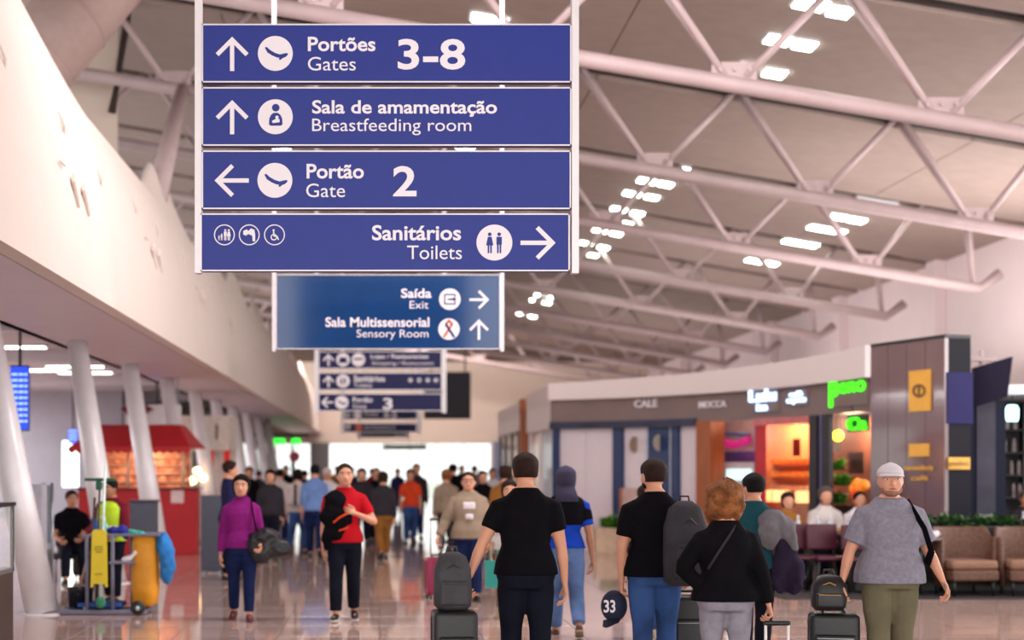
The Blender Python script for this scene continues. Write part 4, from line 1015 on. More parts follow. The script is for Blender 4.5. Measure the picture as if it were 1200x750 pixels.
suitcase('black suitcase between the man in jeans and the woman with curly hair', 806, 12.0, .30, .60, .24, L_black, rz=0, handle=.95, group=None)
# backpack of man 5
b5 = man5['w'](Vector((.19, -.22, .77)))
backpack('dark grey backpack hanging from the right shoulder of the man in blue jeans', b5, .33, .22, .62, mat('slate_bag', (44, 40, 48), .8, .3, 8, bump=.3, bscale=30), .15)
# navy cap carried by man 5
h5 = man5['hand']['L']
t = thing('cap', 'navy cap with white digits carried in the left hand of the man in jeans', 'cap', h5+Vector((-.07, .03, -.10)))
m = M().ell((0, 0, 0), (.10, .055, .12), 18, 12); m.build('crown', mat('navy_cap', (24, 30, 58), .8, .2, 8), t, True, local=True)
m = M().tube([(-.02, -.02, -.10), (-.035, -.06, -.135), (-.04, -.09, -.14)], [(.07, .006), (.065, .005), (.04, .004)], 12, (1, 0, .5)); m.build('visor', mat('navy_cap', (0,0,0)), t, True, local=True)
m = fit_text(M(), '33', -.085, .0, .05, -.045, lambda u, v, w: Vector((u, -.060+.9*(u+.03)**2*4+abs(v)*.12-w, v)), .006, True); m.build('digits', M_letter, t, local=True)
# jacket on the woman's arm
hw = woman1['AR']['L']
def heap(name, label, cat, blobs, mt, vox=.012, group=None, parts=()):
    c = Vector(blobs[0][0]); m = M()
    for b in blobs: m.ell(b[0], b[1], 14, 10, b[2] if len(b) > 2 else None)
    r = remesh(m, vox, 4)
    for i, v in enumerate(r.v):
        r.v[i] = v+Vector((noise.noise(v*14), noise.noise(v*14+Vector((9, 0, 0))), noise.noise(v*14+Vector((0, 7, 0)))))*.018
    t = thing(name, label, cat, c, group)
    r.build('cloth', mt, t, True, fixn=False)
    for nm, mm, mt2 in parts: mm.build(nm, mt2, t, True)
    return t
E, W = woman1['w'](hw[1]), woman1['w'](hw[2])
puff = mat('black_puffer', (22, 20, 26), .42, .4, 7, bump=.5, bscale=16)
mid = E.lerp(W, .6)+Vector((0, 0, .07))
heap('jacket', 'black padded jacket draped over the arm of the woman in magenta', 'jacket',
     [(mid+Vector((.06, -.02, -.03)), (.16, .10, .09)), (mid+Vector((.10, -.02, -.14)), (.18, .09, .13)), (mid+Vector((.02, -.03, -.20)), (.13, .08, .13)), (mid+Vector((.23, -.02, -.16)), (.10, .07, .10), Matrix.Rotation(.5, 3, 'Y')), (mid+Vector((-.06, -.03, -.10)), (.08, .07, .12))], puff)
# jacket of the man in red
S, h = man2['w'](man2['AR']['R'][0]), 1.68
zf = Vector((0, -.10, 0))
jk = heap('jacket', 'black jacket with red piping hugged to the chest of the man in red', 'jacket',
     [(S+Vector((.07, -.10, -.02)), (.13, .06, .13)), (S+Vector((.05, -.12, -.18)), (.15, .06, .14)), (S+Vector((.07, -.12, -.33)), (.12, .05, .12)), (S+Vector((.17, -.11, -.20)), (.10, .05, .10)), (S+Vector((-.02, -.10, -.42)), (.06, .045, .14))], F_black,
     parts=[('piping', M().cap_tube([S+Vector((.06, -.185, -.24)), S+Vector((.12, -.195, -.19)), S+Vector((.20, -.185, -.15))], .012, 8), F_orange), ('piping', M().cap_tube([S+Vector((.12, -.18, -.33)), S+Vector((.21, -.178, -.30))], .010, 8), F_orange)])
# grey sweater and dark jacket on man 7
S7 = man7['w'](man7['AR']['R'][0])
heap('sweater', 'grey knitted sweater slung over the right shoulder of the man in teal', 'sweater', [(S7+Vector((-.03, -.05, -.03)), (.12, .09, .10)), (S7+Vector((.06, -.05, -.10)), (.12, .08, .11), Matrix.Rotation(.6, 3, 'Y')), (S7+Vector((.12, -.05, -.22)), (.07, .07, .12)), (S7+Vector((-.06, -.09, -.14)), (.09, .07, .14))], F_greyk)
heap('jacket', 'dark plum jacket hanging under the grey sweater of the man in teal', 'jacket', [(S7+Vector((.08, -.07, -.34)), (.10, .06, .18)), (S7+Vector((.15, -.07, -.48)), (.09, .06, .18)), (S7+Vector((.03, -.06, -.48)), (.08, .055, .16))], fabric('plum_cloth', (46, 38, 58)))
# teal shopping bag
t = thing('shopping_bag', 'teal paper shopping bag left of the man in black trousers', 'bag', at(579, 16.5, .36))
M().tube([(0, 0, 0), (0, 0, .29)], [(.085, .05), (.10, .06)], 4).build('bag', mat('teal_paper', (34, 146, 138), .5, .05), t, local=False)
bpy.data.objects.remove([o for o in t.children][0])
tl = mat('teal_paper', (0,0,0))
M().add([(-.09,-.045,0),(.09,-.045,0),(.09,.045,0),(-.09,.045,0),(-.10,-.055,.29),(.10,-.055,.29),(.10,.055,.29),(-.10,.055,.29)], [(3,2,1,0),(0,1,5,4),(1,2,6,5),(2,3,7,6),(3,0,4,7),(4,5,6,7)]).build('bag', tl, t, local=True)
for y in (-.05, .05): M().tube([(-.05, y, .28), (-.04, y*.6, .38), (0, 0, .43), (.04, y*.6, .38), (.05, y, .28)], .005, 6).build('handle', tl, t, True, local=True)
human('person in cream blouse holding the teal bag, hidden behind the man in black', at(597, 16.7), PI, 1.50, arms={'R': dict(u=(.15, 0, -1), f=(.12, .1, -1), curl=1.0)}, top=F_cream, sleeve=1.3, pants=F_beige, shoes=S_beige, hair=H_brown, hairstyle='full', vox=.016, female=True)

# ================================================================== CLEANING CART
DC = 17.2
ct = thing('cleaning_cart', 'grey janitor cart with yellow sack and mop handles at left', 'cart', at(118, DC))
cg = mat('cart_grey', (112, 110, 130), .45, .1, 6)
def cb(m, x0, x1, y0, y1, dd0, dd1): return m.box2((X(x0, DC), DC+dd0, Z(y1, DC)), (X(x1, DC), DC+dd1, Z(y0, DC)))
M().rbox(((X(68, DC)+X(171, DC))/2, DC+.22, Z(717.5, DC)), (X(171, DC)-X(68, DC), .5, .055), .02, 2).build('deck', cg, ct)
for px, pd in ((102, .0), (132, .0), (148, .44), (105, .44)):
    M().tube([(X(px, DC), DC+pd, Z(716, DC)), (X(px, DC), DC+pd, Z(627, DC))], .022, 10).build('upright', cg, ct, True)
M().rbox((X(155, DC), DC+.22, Z(627, DC)), (X(187, DC)-X(124, DC), .48, .03), .01).build('top_frame', cg, ct)
M().cap_tube([(X(98, DC), DC-.02, Z(629, DC)), (X(98, DC), DC+.46, Z(629, DC))], .02, 8).build('push_handle', cg, ct, True)
M().rbox((X(143, DC), DC+.18, Z(659.5, DC)), (X(158, DC)-X(127, DC), .42, .025), .008).build('middle_tray', cg, ct)
wR = Matrix.Rotation(PI/2, 3, 'X')
for y in (-.02, .46):
    w = M().lathe([(.04, -.02), (.078, -.018), (.080, 0), (.078, .018), (.04, .02)], (X(162, DC), DC+y, .08), 22, wR).build('wheel', M_black, ct, True)
    M().lathe([(.022, -.026), (.024, .026)], (X(162, DC), DC+y, .08), 14, wR).build('hub', mat('hub_white', (200, 200, 205), .4), w, True)
for px in (74, 99):
    for y in (.02, .40):
        M().lathe([(.03, -.012), (.035, 0), (.03, .012)], (X(px, DC), DC+y, .037), 16, wR).build('caster', M_black, ct, True)
        M().box((X(px, DC), DC+y, .07), (.03, .035, .04)).build('caster_fork', M_steel, ct)
bag = mat('amber_sack', (222, 148, 26), .55, .18, 3, bump=.6, bscale=9)
m = M().tube([(X(167, DC), DC+.22, Z(y, DC)) for y in (628, 640, 665, 690, 708, 712)], [(.135, .2), (.14, .2), (.15, .2), (.155, .2), (.14, .18), (.08, .1)], 28, (1, 0, 0), 3)
m.build('sack', bag, ct, True)
blu = mat('blue_cloth', (34, 122, 196), .75, .2, 5, bump=.6, bscale=8)
heap('cloth', 'bright blue cleaning cloth hanging off the right end of the cart', 'cloth', [((X(190, DC), DC+.15, Z(640, DC)), (.085, .11, .15)), ((X(193, DC), DC+.15, Z(650, DC)), (.09, .10, .18)), ((X(194, DC), DC+.15, Z(662, DC)), (.09, .10, .18)), ((X(193, DC), DC+.15, Z(670, DC)), (.08, .09, .15))], blu)
# wet floor board
t = thing('floor_sign', 'folded yellow wet-floor board standing on the cleaning cart', 'sign', (X(116.5, DC), DC-.03, Z(688, DC)))
ylw = mat('caution_yellow', (222, 196, 32), .5, .06, 6)
m = M().prism([(107, 688), (108.5, 624), (111, 620.5), (123, 620.5), (125.5, 624), (126.5, 688), (124, 688), (123, 684), (110.5, 684), (109.5, 688)], lambda u, v, w: Vector((X(u, DC), DC-.05+w, Z(v, DC))), .05)
b_ = m.build('board', ylw, t, bevel=.004)
m = M()
for (x0, x1, y) in ((112, 121.5, 640), (111.5, 122, 643), (113, 121, 646), (112, 121, 672)): m.box2((X(x0, DC), DC-.054, Z(y+1, DC)), (X(x1, DC), DC-.05, Z(y, DC)))
m.build('print', mat('print_brown', (120, 96, 20), .6), b_)
# bucket with mop stick
t = thing('bucket', 'black bucket standing on the left end of the cart', 'bucket', (X(90, DC), DC+.2, Z(713, DC)))
M().lathe([(.13, 0), (.15, .20), (.158, .205), (.158, .22), (.145, .22), (.12, .02)], (X(90, DC), DC+.2, Z(713, DC)), 24).build('pail', mat('black_plastic', (26, 24, 34), .4), t, True)
M().tube([(X(90, DC)-.15, DC+.2, Z(694, DC)), (X(90, DC), DC+.05, Z(697, DC)), (X(90, DC)+.15, DC+.2, Z(694, DC))], .004, 6).build('bail', M_steel, t)
def pole(label, a, b, r, mt, head=None, hm=None, hn='head'):
    t = thing('mop', label, 'mop', Vector(b)); M().tube([a, b], r, 8).build('handle', mt, t, True)
    if head: head.build(hn, hm, t, True)
    return t
pole('white mop handle standing tallest in the cleaning cart', P(123.5, 544, DC-.03), P(118, 700, DC-.03), .014, mat('mint_white', (214, 232, 226), .35), M().ell(P(118, 706, DC-.03), (.06, .05, .07), 12, 8), mat('green_mop', (60, 130, 100), .9, .3, 20), 'mop_head')
pole('wooden stick leaning in the black bucket', P(103, 650, DC+.05), P(91, 700, DC+.16), .012, mat('pale_wood', (170, 140, 118), .6), None)
pole('squeegee pole with green head lying across its top in the cart', P(113, 700, DC+.06), P(117, 566, DC+.06), .012, mat('brown_pole', (70, 50, 52), .5), M().rbox(P(117, 562, DC+.06), (.34, .04, .035), .01).rbox(P(116, 569, DC+.06), (.07, .05, .10), .015), mat('green_plastic', (18, 84, 62), .5), 'squeegee')
pole('dark broom handle beside the squeegee pole in the cart', P(104, 690, DC+.1), P(111, 583, DC+.1), .013, mat('brown_pole', (0,0,0)))
heap('gloves', 'pile of royal blue gloves on top of the cleaning cart', 'gloves', [(P(133, 622, DC+.1), (.07, .08, .05)), (P(143, 621, DC+.1), (.07, .08, .055)), (P(147, 628, DC+.05), (.035, .05, .05))], mat('royal_cloth', (30, 34, 132), .7, .2, 8))
heap('cloth', 'mint green cloth lying on the cart beside the blue gloves', 'cloth', [(P(156, 623, DC+.15), (.08, .1, .03)), (P(165, 625, DC+.12), (.06, .08, .022))], mat('mint_cloth', (60, 160, 140), .8, .2, 8))
def bottle(label, c, r, hgt, mt, cap, name='spray_bottle'):
    t = thing(name, label, 'bottle', c)
    M().lathe([(r*.9, 0), (r, .01), (r, hgt*.6), (r*.45, hgt*.78), (r*.4, hgt*.85)], c, 14).build('bottle_body', mt, t, True)
    m = M().lathe([(r*.42, hgt*.84), (r*.42, hgt)], c, 10); m.box(Vector(c)+Vector((-.02, 0, hgt)), (.07, .02, .022)); m.build('spray_head', cap, t)
bottle('mint spray bottle standing beside the white mop handle', P(122, 628, DC+.12), .04, .21, mat('mint_bottle', (120, 200, 180), .3), M_frame)
bottle('blue spray bottle standing left of the mint one', P(112, 628, DC+.16), .03, .18, mat('blue_bottle', (30, 90, 190), .3), mat('blue_bottle', (0,0,0)))
t = thing('spray_bottle', 'white bottle lying on the middle tray of the cart', 'bottle', P(152, 655, DC+.05))
M().cap_tube([P(146, 656, DC+.05), P(153, 654, DC+.05), P(156, 651, DC+.05), P(159, 648, DC+.05)], [.035, .035, .02, .03], 12).build('bottle_body', M_frame, t, True)
M().rbox((X(116, DC), DC+.2, Z(709.5, DC)), (X(142, DC)-X(90, DC), .36, .05), .015).build('blue_mat', mat('blue_mat', (30, 74, 150), .7, .2, 10), ct)
M().rbox((X(117, DC), DC+.25, .075), (.33, .3, .09), .02).build('under_box', M_black, ct)
t = thing('counter', 'small dark grey box counter right behind the yellow-vested cleaner', 'counter', at(167, 22.45))
M().rbox((X(167, 22.45), 22.6, .575), (.36, .4, 1.15), .01).build('cabinet', mat('slate_panel', (74, 76, 92), .5, .05), t)
M().rbox((X(167, 22.45), 22.6, 1.16), (.40, .44, .03), .005).build('worktop', mat('slate_top', (54, 54, 66), .4), t)

# ================================================================== LEFT SIDE
# display case nearest at left
t = thing('display_counter', 'glass display counter on a dark wooden base at the left edge', 'counter', (-3.9, 13.1, 0))
DB = mat('dark_umber_wood', (58, 44, 40), .4, .2, 4, stretch=(1, 1, 6))
M().rbox((-3.9, 13.2, .35), (1.1, 1.7, .70), .01).build('base', DB, t)
M().box2((-4.45, 12.35, .70), (-3.35, 14.05, .74)).build('shelf', M_steel, t)
for (x, y) in ((-3.36, 12.36), (-3.36, 14.04), (-4.44, 12.36), (-4.44, 14.04), (-3.36, 13.2)):
    M().box2((x-.015, y-.015, .7), (x+.015, y+.015, 1.31)).build('frame_post', M_black, t)
M().box2((-4.47, 12.33, 1.30), (-3.33, 14.07, 1.335)).build('top', M_black, t)
for a, b_ in (((-3.355, 12.38, .74), (-3.347, 14.02, 1.3)), ((-4.43, 12.35, .74), (-3.37, 12.358, 1.3))): M().box2(a, b_).build('pane', M_glass, t)
M().box2((-3.345, 12.9, .50), (-3.34, 12.93, .66)).build('led_strip', mat('led_orange', (255, 120, 60), .4, 0, emit=(255, 110, 50), estr=5), t)
for q in range(5):
    c = Vector((-3.75+.0*q, 12.6+.3*q, .745)); tt = thing('box', 'pale packaged box inside the glass counter, %s from the front' % ORD[q], 'box', c, 'boxes in the glass counter')
    M().rbox(c+Vector((0, 0, .12)), (.3, .2, .24), .01).build('carton', mat('pale_carton', (176, 172, 190), .5, .2, 5), tt)
    M().box(c+Vector((0, -.101, .12)), (.2, .004, .1)).build('carton_label', mat('carton_label', (110, 90, 120), .5), tt)
# information panel partition by column one
t = thing('glass_partition', 'tall glass partition with steel posts right of the nearest leaning column', 'partition', at(53, 20.2))
for px in (51, 61): M().tube([at(px, 20.2, 0), at(px, 20.2, 1.45)], .022, 10).build('post', M_steel, t, True)
M().box2((X(51.5, 20.2), 20.19, .1), (X(60.5, 20.2), 20.21, 1.42)).build('pane', mat('smoky_glass', (70, 90, 100), .05, 0, alpha=.6), t)
M().box((X(56, 20.2), 20.17, .62), (.12, .03, .08)).build('clamp', M_steel, t)
t = thing('service_column', 'pale grey box column behind the nearest leaning column', 'column', at(42, 19.4))
M().rbox((X(42, 19.4), 19.4, .72), (.22, .3, 1.44), .01).build('cabinet', mat('pale_grey_box', (176, 172, 186), .5), t)
M().box((X(42, 19.4), 19.24, .12), (.2, .02, .14)).build('door', M_frame, t)
# suitcase/stool under seated man and dark case beside him
hipz = seat['w'](Vector((0, 0, .47*1.68))).z
t = thing('bench', 'low black bench under the man in the black polo shirt', 'bench', at(84, 22.3))
bx, by = X(84, 22.3), 22.3
M().rbox((bx, by, hipz-.07), (.62, .48, .08), .03).build('seat', M_black, t)
for sx in (-1, 1):
    for sy in (-1, 1): M().tube([(bx+sx*.27, by+sy*.19, 0), (bx+sx*.27, by+sy*.19, hipz-.1)], .018, 8).build('leg', M_steel, t, True)
M().rbox((bx, by+.30, hipz+.26), (.60, .05, .40), .02).build('backrest', M_black, t)
for sx in (-1, 1): M().tube([(bx+sx*.25, by+.24, hipz-.1), (bx+sx*.25, by+.31, hipz+.3)], .014, 8).build('back_support', M_steel, t, True)
suitcase('dark brown suitcase standing right of the man in the black polo shirt', 99, 22.75, .34, .50, .24, mat('umber_shell', (52, 38, 42), .5), rz=.2, handle=.5, group=None)
# flight display
def screen(label, px0, px1, y0, y1, d, rows, rot=0):
    c = P((px0+px1)/2, (y0+y1)/2, d); w = (px1-px0)/1800*d; hh = (y1-y0)/1800*d
    t = thing('flight_display', label, 'screen', c, None, rot)
    M().rbox((0, .03, 0), (w, .07, hh), .008).build('casing', M_black, t, local=True)
    s_ = M().box((0, -.008, 0), (w*.94, .006, hh*.95)).build('screen', mat('screen_blue', (20, 60, 220), .3, .3, 3, emit=(24, 70, 230), estr=1.1), t, local=True)
    m = M()
    for r in range(rows):
        z = hh*(.36-.8*r/rows)
        for (a, b_) in ((-.42, -.1), (-.04, .2), (.26, .42)): m.box((w*(a+b_)/2, -.0125, z), (w*(b_-a), .003, hh*.25/rows))
    m.build('rows_of_text', mat('screen_text', (190, 220, 255), .3, emit=(170, 205, 255), estr=1.2), s_, local=True)
    M().tube([(0, .03, hh/2-.02), (0, .03, (3.45 if c.x > -4.7 else 4.25)-c.z)], .025, 8).build('hanger', M_black, t, True, local=True)
    return t
screen('blue flight information display hanging at the left edge', 12, 34, 428, 505, 24, 9)
screen('small blue display hanging over the red kiosk', 171, 196, 474, 503, 34, 4)
screen('tiny blue display left of the red kiosk awning', 80, 91, 503, 520, 42, 3)

# red kiosk
KD = 29
red = mat('kiosk_red', (178, 16, 28), .5, .1, 3); cream = mat('kiosk_cream', (206, 176, 150), .6)
t = thing('kiosk', 'red market kiosk with a scalloped red awning and warm lit shelves', 'kiosk', at(160, KD))
x0, x1 = X(92, KD), X(231, KD)
M().rbox(((x0+x1)/2-.02, KD+.35, .62), (x1-x0, .6, 1.24), .015).build('counter_base', red, t)
M().rbox(((x0+x1)/2-.02, KD+.33, 1.255), (x1-x0+.08, .7, .035), .01).build('countertop', mat('kiosk_top', (84, 14, 24), .3), t)
M().box2((X(200, KD), KD+.03, .98), (X(215, KD), KD+.045, 1.22)).build('notice', mat('notice_paper', (220, 190, 190), .6), t)
for px in (101, 148, 213): M().tube([(X(px, KD), KD+.2, 1.27), (X(px, KD), KD+.2, 2.05)], .03, 10).build('post', cream, t, True)
# awning
a0, a1, b0, b1 = X(83, KD), X(225, KD), X(112, KD), X(205, KD)
za, zb = 2.03, 2.48
M().add([(a0, KD-.25, za), (a1, KD-.25, za), (a1, KD+2.4, za), (a0, KD+2.4, za), (b0, KD+.6, zb), (b1, KD+.6, zb), (b1, KD+1.6, zb), (b0, KD+1.6, zb)], [(3,2,1,0),(0,1,5,4),(1,2,6,5),(2,3,7,6),(3,0,4,7),(4,5,6,7)]).build('awning', red, t)
n = 16
for q in range(n):
    xa = a0+(a1-a0)*q/n; xb = a0+(a1-a0)*(q+1)/n; w = xb-xa
    pl = [(xa, za+.01), (xb, za+.01), (xb, za-.06), (xb-w*.2, za-.10), (xa+w*.5, za-.12), (xa+w*.2, za-.10), (xa, za-.06)]
    M().prism(pl, lambda u, v, w_: Vector((u, KD-.26-w_, v)), .012).build('valance_scallop', red, t)
# back shelves
orange_back = mat('warm_back_panel', (196, 112, 66), .6, .2, 8)
M().box2((X(103, KD+1.6), KD+1.6, 1.0), (X(222, KD+1.6), KD+1.7, 2.1)).build('back_panel', orange_back, t)
for z in (1.2, 1.36, 1.52, 1.68, 1.84, 2.0): M().box2((X(104, KD+1.6), KD+1.4, z), (X(220, KD+1.6), KD+1.6, z+.02)).build('shelf', cream, t)
m = M(); rr = random.Random(5)
for z in (1.22, 1.38, 1.54, 1.70, 1.86):
    x = X(105, KD+1.5)
    while x < X(219, KD+1.5):
        w = rr.uniform(.04, .09); m.box((x+w/2, KD+1.48, z+.055), (w*.85, .1, rr.uniform(.07, .12))); x += w
o = m.build('goods', mat('kiosk_goods', (120, 40, 30), .5, .1, 9, rgb2=(226, 170, 130)), t); o['kind'] = 'stuff'
M().box2((X(108, KD+1.4), KD+1.35, 1.5), (X(120, KD+1.4), KD+1.38, 1.9)).build('orange_panel', mat('orange_panel', (232, 120, 30), .5, emit=(232, 110, 30), estr=.5), t)
lp = bpy.data.lights.new('kiosk_lamp', 'POINT'); lp.energy = 70; lp.color = (1, .62, .36); lp.shadow_soft_size = .2
o = bpy.data.objects.new('kiosk_lamp', lp); o.location = ((x0+x1)/2, KD+.8, 1.95); COL.objects.link(o)
# board with maroon diamond over it
t = thing('shop_sign', 'white board with a maroon diamond emblem over the red kiosk', 'sign', P(178, 497, 31))
M().box2((X(146, 31), 31, Z(500, 31)), (X(212, 31), 31.08, Z(474, 31))).build('board', M_frame, t)
fk = lambda u, v, w: Vector((X(u, 30.9), 30.9-w, Z(v, 30.9)))
M().prism([(141, 479), (147, 476), (153, 471), (166, 471), (174, 476), (180, 479), (174, 483), (166, 490), (153, 490), (147, 483)], fk, .06).build('emblem', mat('emblem_maroon', (110, 20, 36), .5), t)
m = M(); ring(m, 160, 480.5, 5.5, 1.4, lambda u, v, w: Vector((X(u, 30.84), 30.84-w, Z(v, 30.84))), .01); m.build('emblem_ring', cream, t)
for px in (150, 208): M().tube([(X(px, 31), 31.04, Z(475, 31)), (X(px, 31), 31.04, 4.2 if X(px, 31) < -4.75 else 3.45)], .015, 6).build('hanger', M_steel, t)
# white booth with red panels
BD = 36
t = thing('booth', 'white booth with cream fascia and two tall red panels behind the kiosk', 'booth', at(245, BD))
wp = mat('booth_white', (216, 204, 196), .5)
M().box2((X(200, BD), BD, Z(528, BD)), (X(268, BD), BD+2, Z(487, BD))).build('fascia', wp, t)
M().box2((X(238, BD), BD+1.9, 0), (X(268, BD), BD+2, Z(528, BD))).build('back_wall', wp, t)
for a, b_ in ((243, 250), (262, 269)): M().box2((X(a, BD), BD+.05, .3), (X(b_, BD), BD+.12, Z(526, BD))).build('red_panel', mat('bright_red', (214, 34, 20), .5, emit=(214, 34, 20), estr=.15), t)
for a in (221, 232, 255): M().box2((X(a, BD), BD+.1, 0), (X(a+3, BD), BD+.2, Z(528, BD))).build('post', wp, t)
M().box2((X(222, BD), BD+.2, 0), (X(262, BD), BD+.9, .95)).build('counter', mat('beige_counter', (170, 150, 140), .5), t)
M().box2((X(253, BD), BD-.02, Z(515, BD)), (X(255, BD), BD, Z(497, BD))).build('slot', M_black, t)
for i, (px, py) in enumerate(((231, 552), (226, 563), (238, 560), (221, 566))):
    c = P(px, py, 35.2); q = thing('globe_lamp', 'warm glowing globe lamp on the booth counter, %s from the left' % ['third', 'second', 'fourth', 'first'][i], 'lamp', (c.x, c.y, .95 if 0 else c.z-.15), 'globe lamps')
    M().ell(c, (.09, .09, .09), 14, 10).build('globe', mat('globe_glow', (255, 226, 170), .4, emit=(255, 214, 150), estr=6), q, True)
    M().lathe([(.05, 0), (.012, .02), (.012, .1)], (c.x, c.y, .951), 10).build('stand', M_steel, q, True)
    M().tube([(c.x, c.y, .96), (c.x, c.y, c.z-.08)], .012, 8).build('stem', M_steel, q)
t = thing('counter_screen', 'plain grey counter partition behind the woman in magenta', 'partition', at(249, 24))
M().rbox((X(249, 24), 24, .62), (.36, .08, 1.2), .01).build('panel', mat('slate_panel', (0,0,0)), t)
for s in (-1, 1): M().box((X(249, 24)+s*.12, 24, .02), (.05, .3, .04)).build('foot', M_steel, t)
# far left gantry with green lit sign, pink disc sign
t = thing('gantry_sign', 'far overhead gantry with green lit strip sign before the left bright window', 'sign', at(325, 62))
M().box2((X(288, 62), 62, Z(512, 62)), (X(362, 62), 62.1, Z(508, 62))).build('beam', M_black, t)
for px in (292, 341): M().box2((X(px, 62), 62, 0), (X(px+3, 62), 62.1, Z(508, 62))).build('post', M_black, t)
gr = mat('green_lit', (40, 230, 60), .4, emit=(50, 240, 60), estr=2)
M().box2((X(312, 62), 61.9, Z(521, 62)), (X(334, 62), 62, Z(514, 62))).build('green_panel', gr, t)
M().box2((X(342, 62), 61.9, Z(521, 62)), (X(352, 62), 62, Z(514, 62))).build('green_panel', gr, t)
M().box2((X(289, 62), 61.9, Z(527, 62)), (X(305, 62), 62, Z(516, 62))).build('dark_panel', mat('far_maroon', (90, 36, 46), .6), t)
t = thing('round_sign', 'small pink round sign on a pole before the left bright window', 'sign', at(345, 55))
M().lathe([(.19, -.03), (.2, 0), (.19, .03)], P(345, 535, 55), 20, wR).build('disc', mat('pink_sign', (196, 80, 100), .5), t, True)
M().tube([at(345, 55, 0), P(345, 541, 55)], .03, 8).build('pole', M_steel, t)
for i, (px, py, w, h_) in enumerate([(277, 520, 7, 12), (279, 548, 6, 10), (272, 560, 5, 16)]):
    t = thing('lit_panel', ['upper', 'middle', 'lower'][i]+' small blue lit panel among the far leaning columns', 'screen', P(px, py, 48)); t.location.z = Z(py+h_, 48)
    M().box2((X(px, 48), 48, Z(py+h_, 48)), (X(px+w, 48), 48.08, Z(py, 48))).build('panel', mat('screen_blue', (0,0,0)), t)
    M().box2((X(px, 48)+.04, 48.02, 0), (X(px, 48)+.1, 48.06, Z(py+h_, 48))).build('post', M_steel, t)
# ================================================================== SHOPS ON THE RIGHT
def fb(pxa, pxb, z0, z1, o0, o1, name, mt, par, step=15): return strip(M(), pxa, pxb, z0, z1, o0, o1-o0, step).build(name, mt, par)
fs_ = lambda u, v, w: (lambda p: Vector((p.x, p.y, v)))(front(u, -.03-w))
nav = mat('shop_navy', (22, 50, 96), .45, .08); shut = mat('pale_pink_panel', (226, 212, 220), .5, .02); woodb = mat('brown_wood', (0,0,0)); 
t = thing('closed_shop', 'closed shop with tall white panels between navy posts', 'shopfront', front(730))
for a, b_ in ((653, 683), (683, 716), (727, 752), (792, 816)): fb(a+.3, b_-.3, 0, 2.42, .12, .18, 'white_panel', shut, t)
for a, b_ in ((646, 653), (716, 727), (784, 792)): fb(a, b_, 0, 2.45, .05, .2, 'navy_post', nav, t)
fb(756, 780, 0, 2.45, .08, .18, 'navy_panel', nav, t); fb(752, 756, 0, 2.45, .1, .18, 'pale_blue_post', mat('pale_blue_grey', (0,0,0)), t); fb(780, 784, 0, 2.45, .1, .18, 'pale_blue_post', mat('pale_blue_grey', (0,0,0)), t)
fb(645, 817, 2.42, 2.56, -.05, .2, 'navy_awning', mat('awning_navy', (50, 54, 78), .6, .3, 2), t)
for (px, z) in ((770, 2.12), (742, 2.1)):
    c = front(px, .04); m = M().lathe([(.15, -.01), (.16, 0), (.15, .01)], (c.x, c.y, z), 20, Matrix.Rotation(PI/4, 3, 'Z') @ wR); m.build('round_emblem', mat('emblem_ivory', (206, 190, 170), .5) if px > 750 else mat('emblem_tan', (160, 132, 112), .5), t)
m = fit_text(M(), 'CALE', 745, 772, 2.95, 2.80, fs_, .02, True); m.build('lettering', M_letter, t)
t = thing('shop_pillar', 'brown wooden pillar between the closed shop and the purple shop', 'pillar', front(825)); fb(817, 834, 0, 2.5, -.03, .3, 'pillar', woodb, t)
# purple shop
t = thing('purple_shop', 'small purple shop with curved pink and blue bands', 'shopfront', front(858))
fb(834, 886, 0, 2.5, 2.2, 2.3, 'back_wall', mat('shop_purple', (58, 26, 74), .6), t)
fb(838, 884, 1.95, 2.5, .9, 1.0, 'upper_wall', mat('shop_cream', (222, 206, 200), .6), t)
m = M().tube([front(836+7*k, .55)+Vector((0, 0, 2.12+.06*math.cos(k*.9))) for k in range(7)], [(.07, .05)]*7, 10, (0, 0, 1)); m.build('pink_band', mat('shop_pink', (214, 26, 132), .5, emit=(214, 26, 132), estr=.3), t, True)
m = M().tube([front(836+7*k, .6)+Vector((0, 0, 2.30-.04*k*.3)) for k in range(7)], [(.03, .03)]*7, 8); m.build('blue_band', mat('shop_blue', (70, 110, 170), .5), t, True)
fb(848, 884, 1.0, 1.75, .9, .96, 'white_board', mat('shop_white', (226, 210, 214), .5), t); fb(851, 880, 1.42, 1.62, .85, .9, 'lit_screen', mat('lit_mint', (200, 240, 235), .4, emit=(190, 235, 235), estr=1.2), t)
fb(846, 886, 0, 1.0, .6, .9, 'counter', mat('shop_purple', (0,0,0)), t)
m = fit_text(M(), 'MOCCA', 821, 853, 2.86, 2.74, fs_, .02, True); m.build('lettering', M_letter, t)
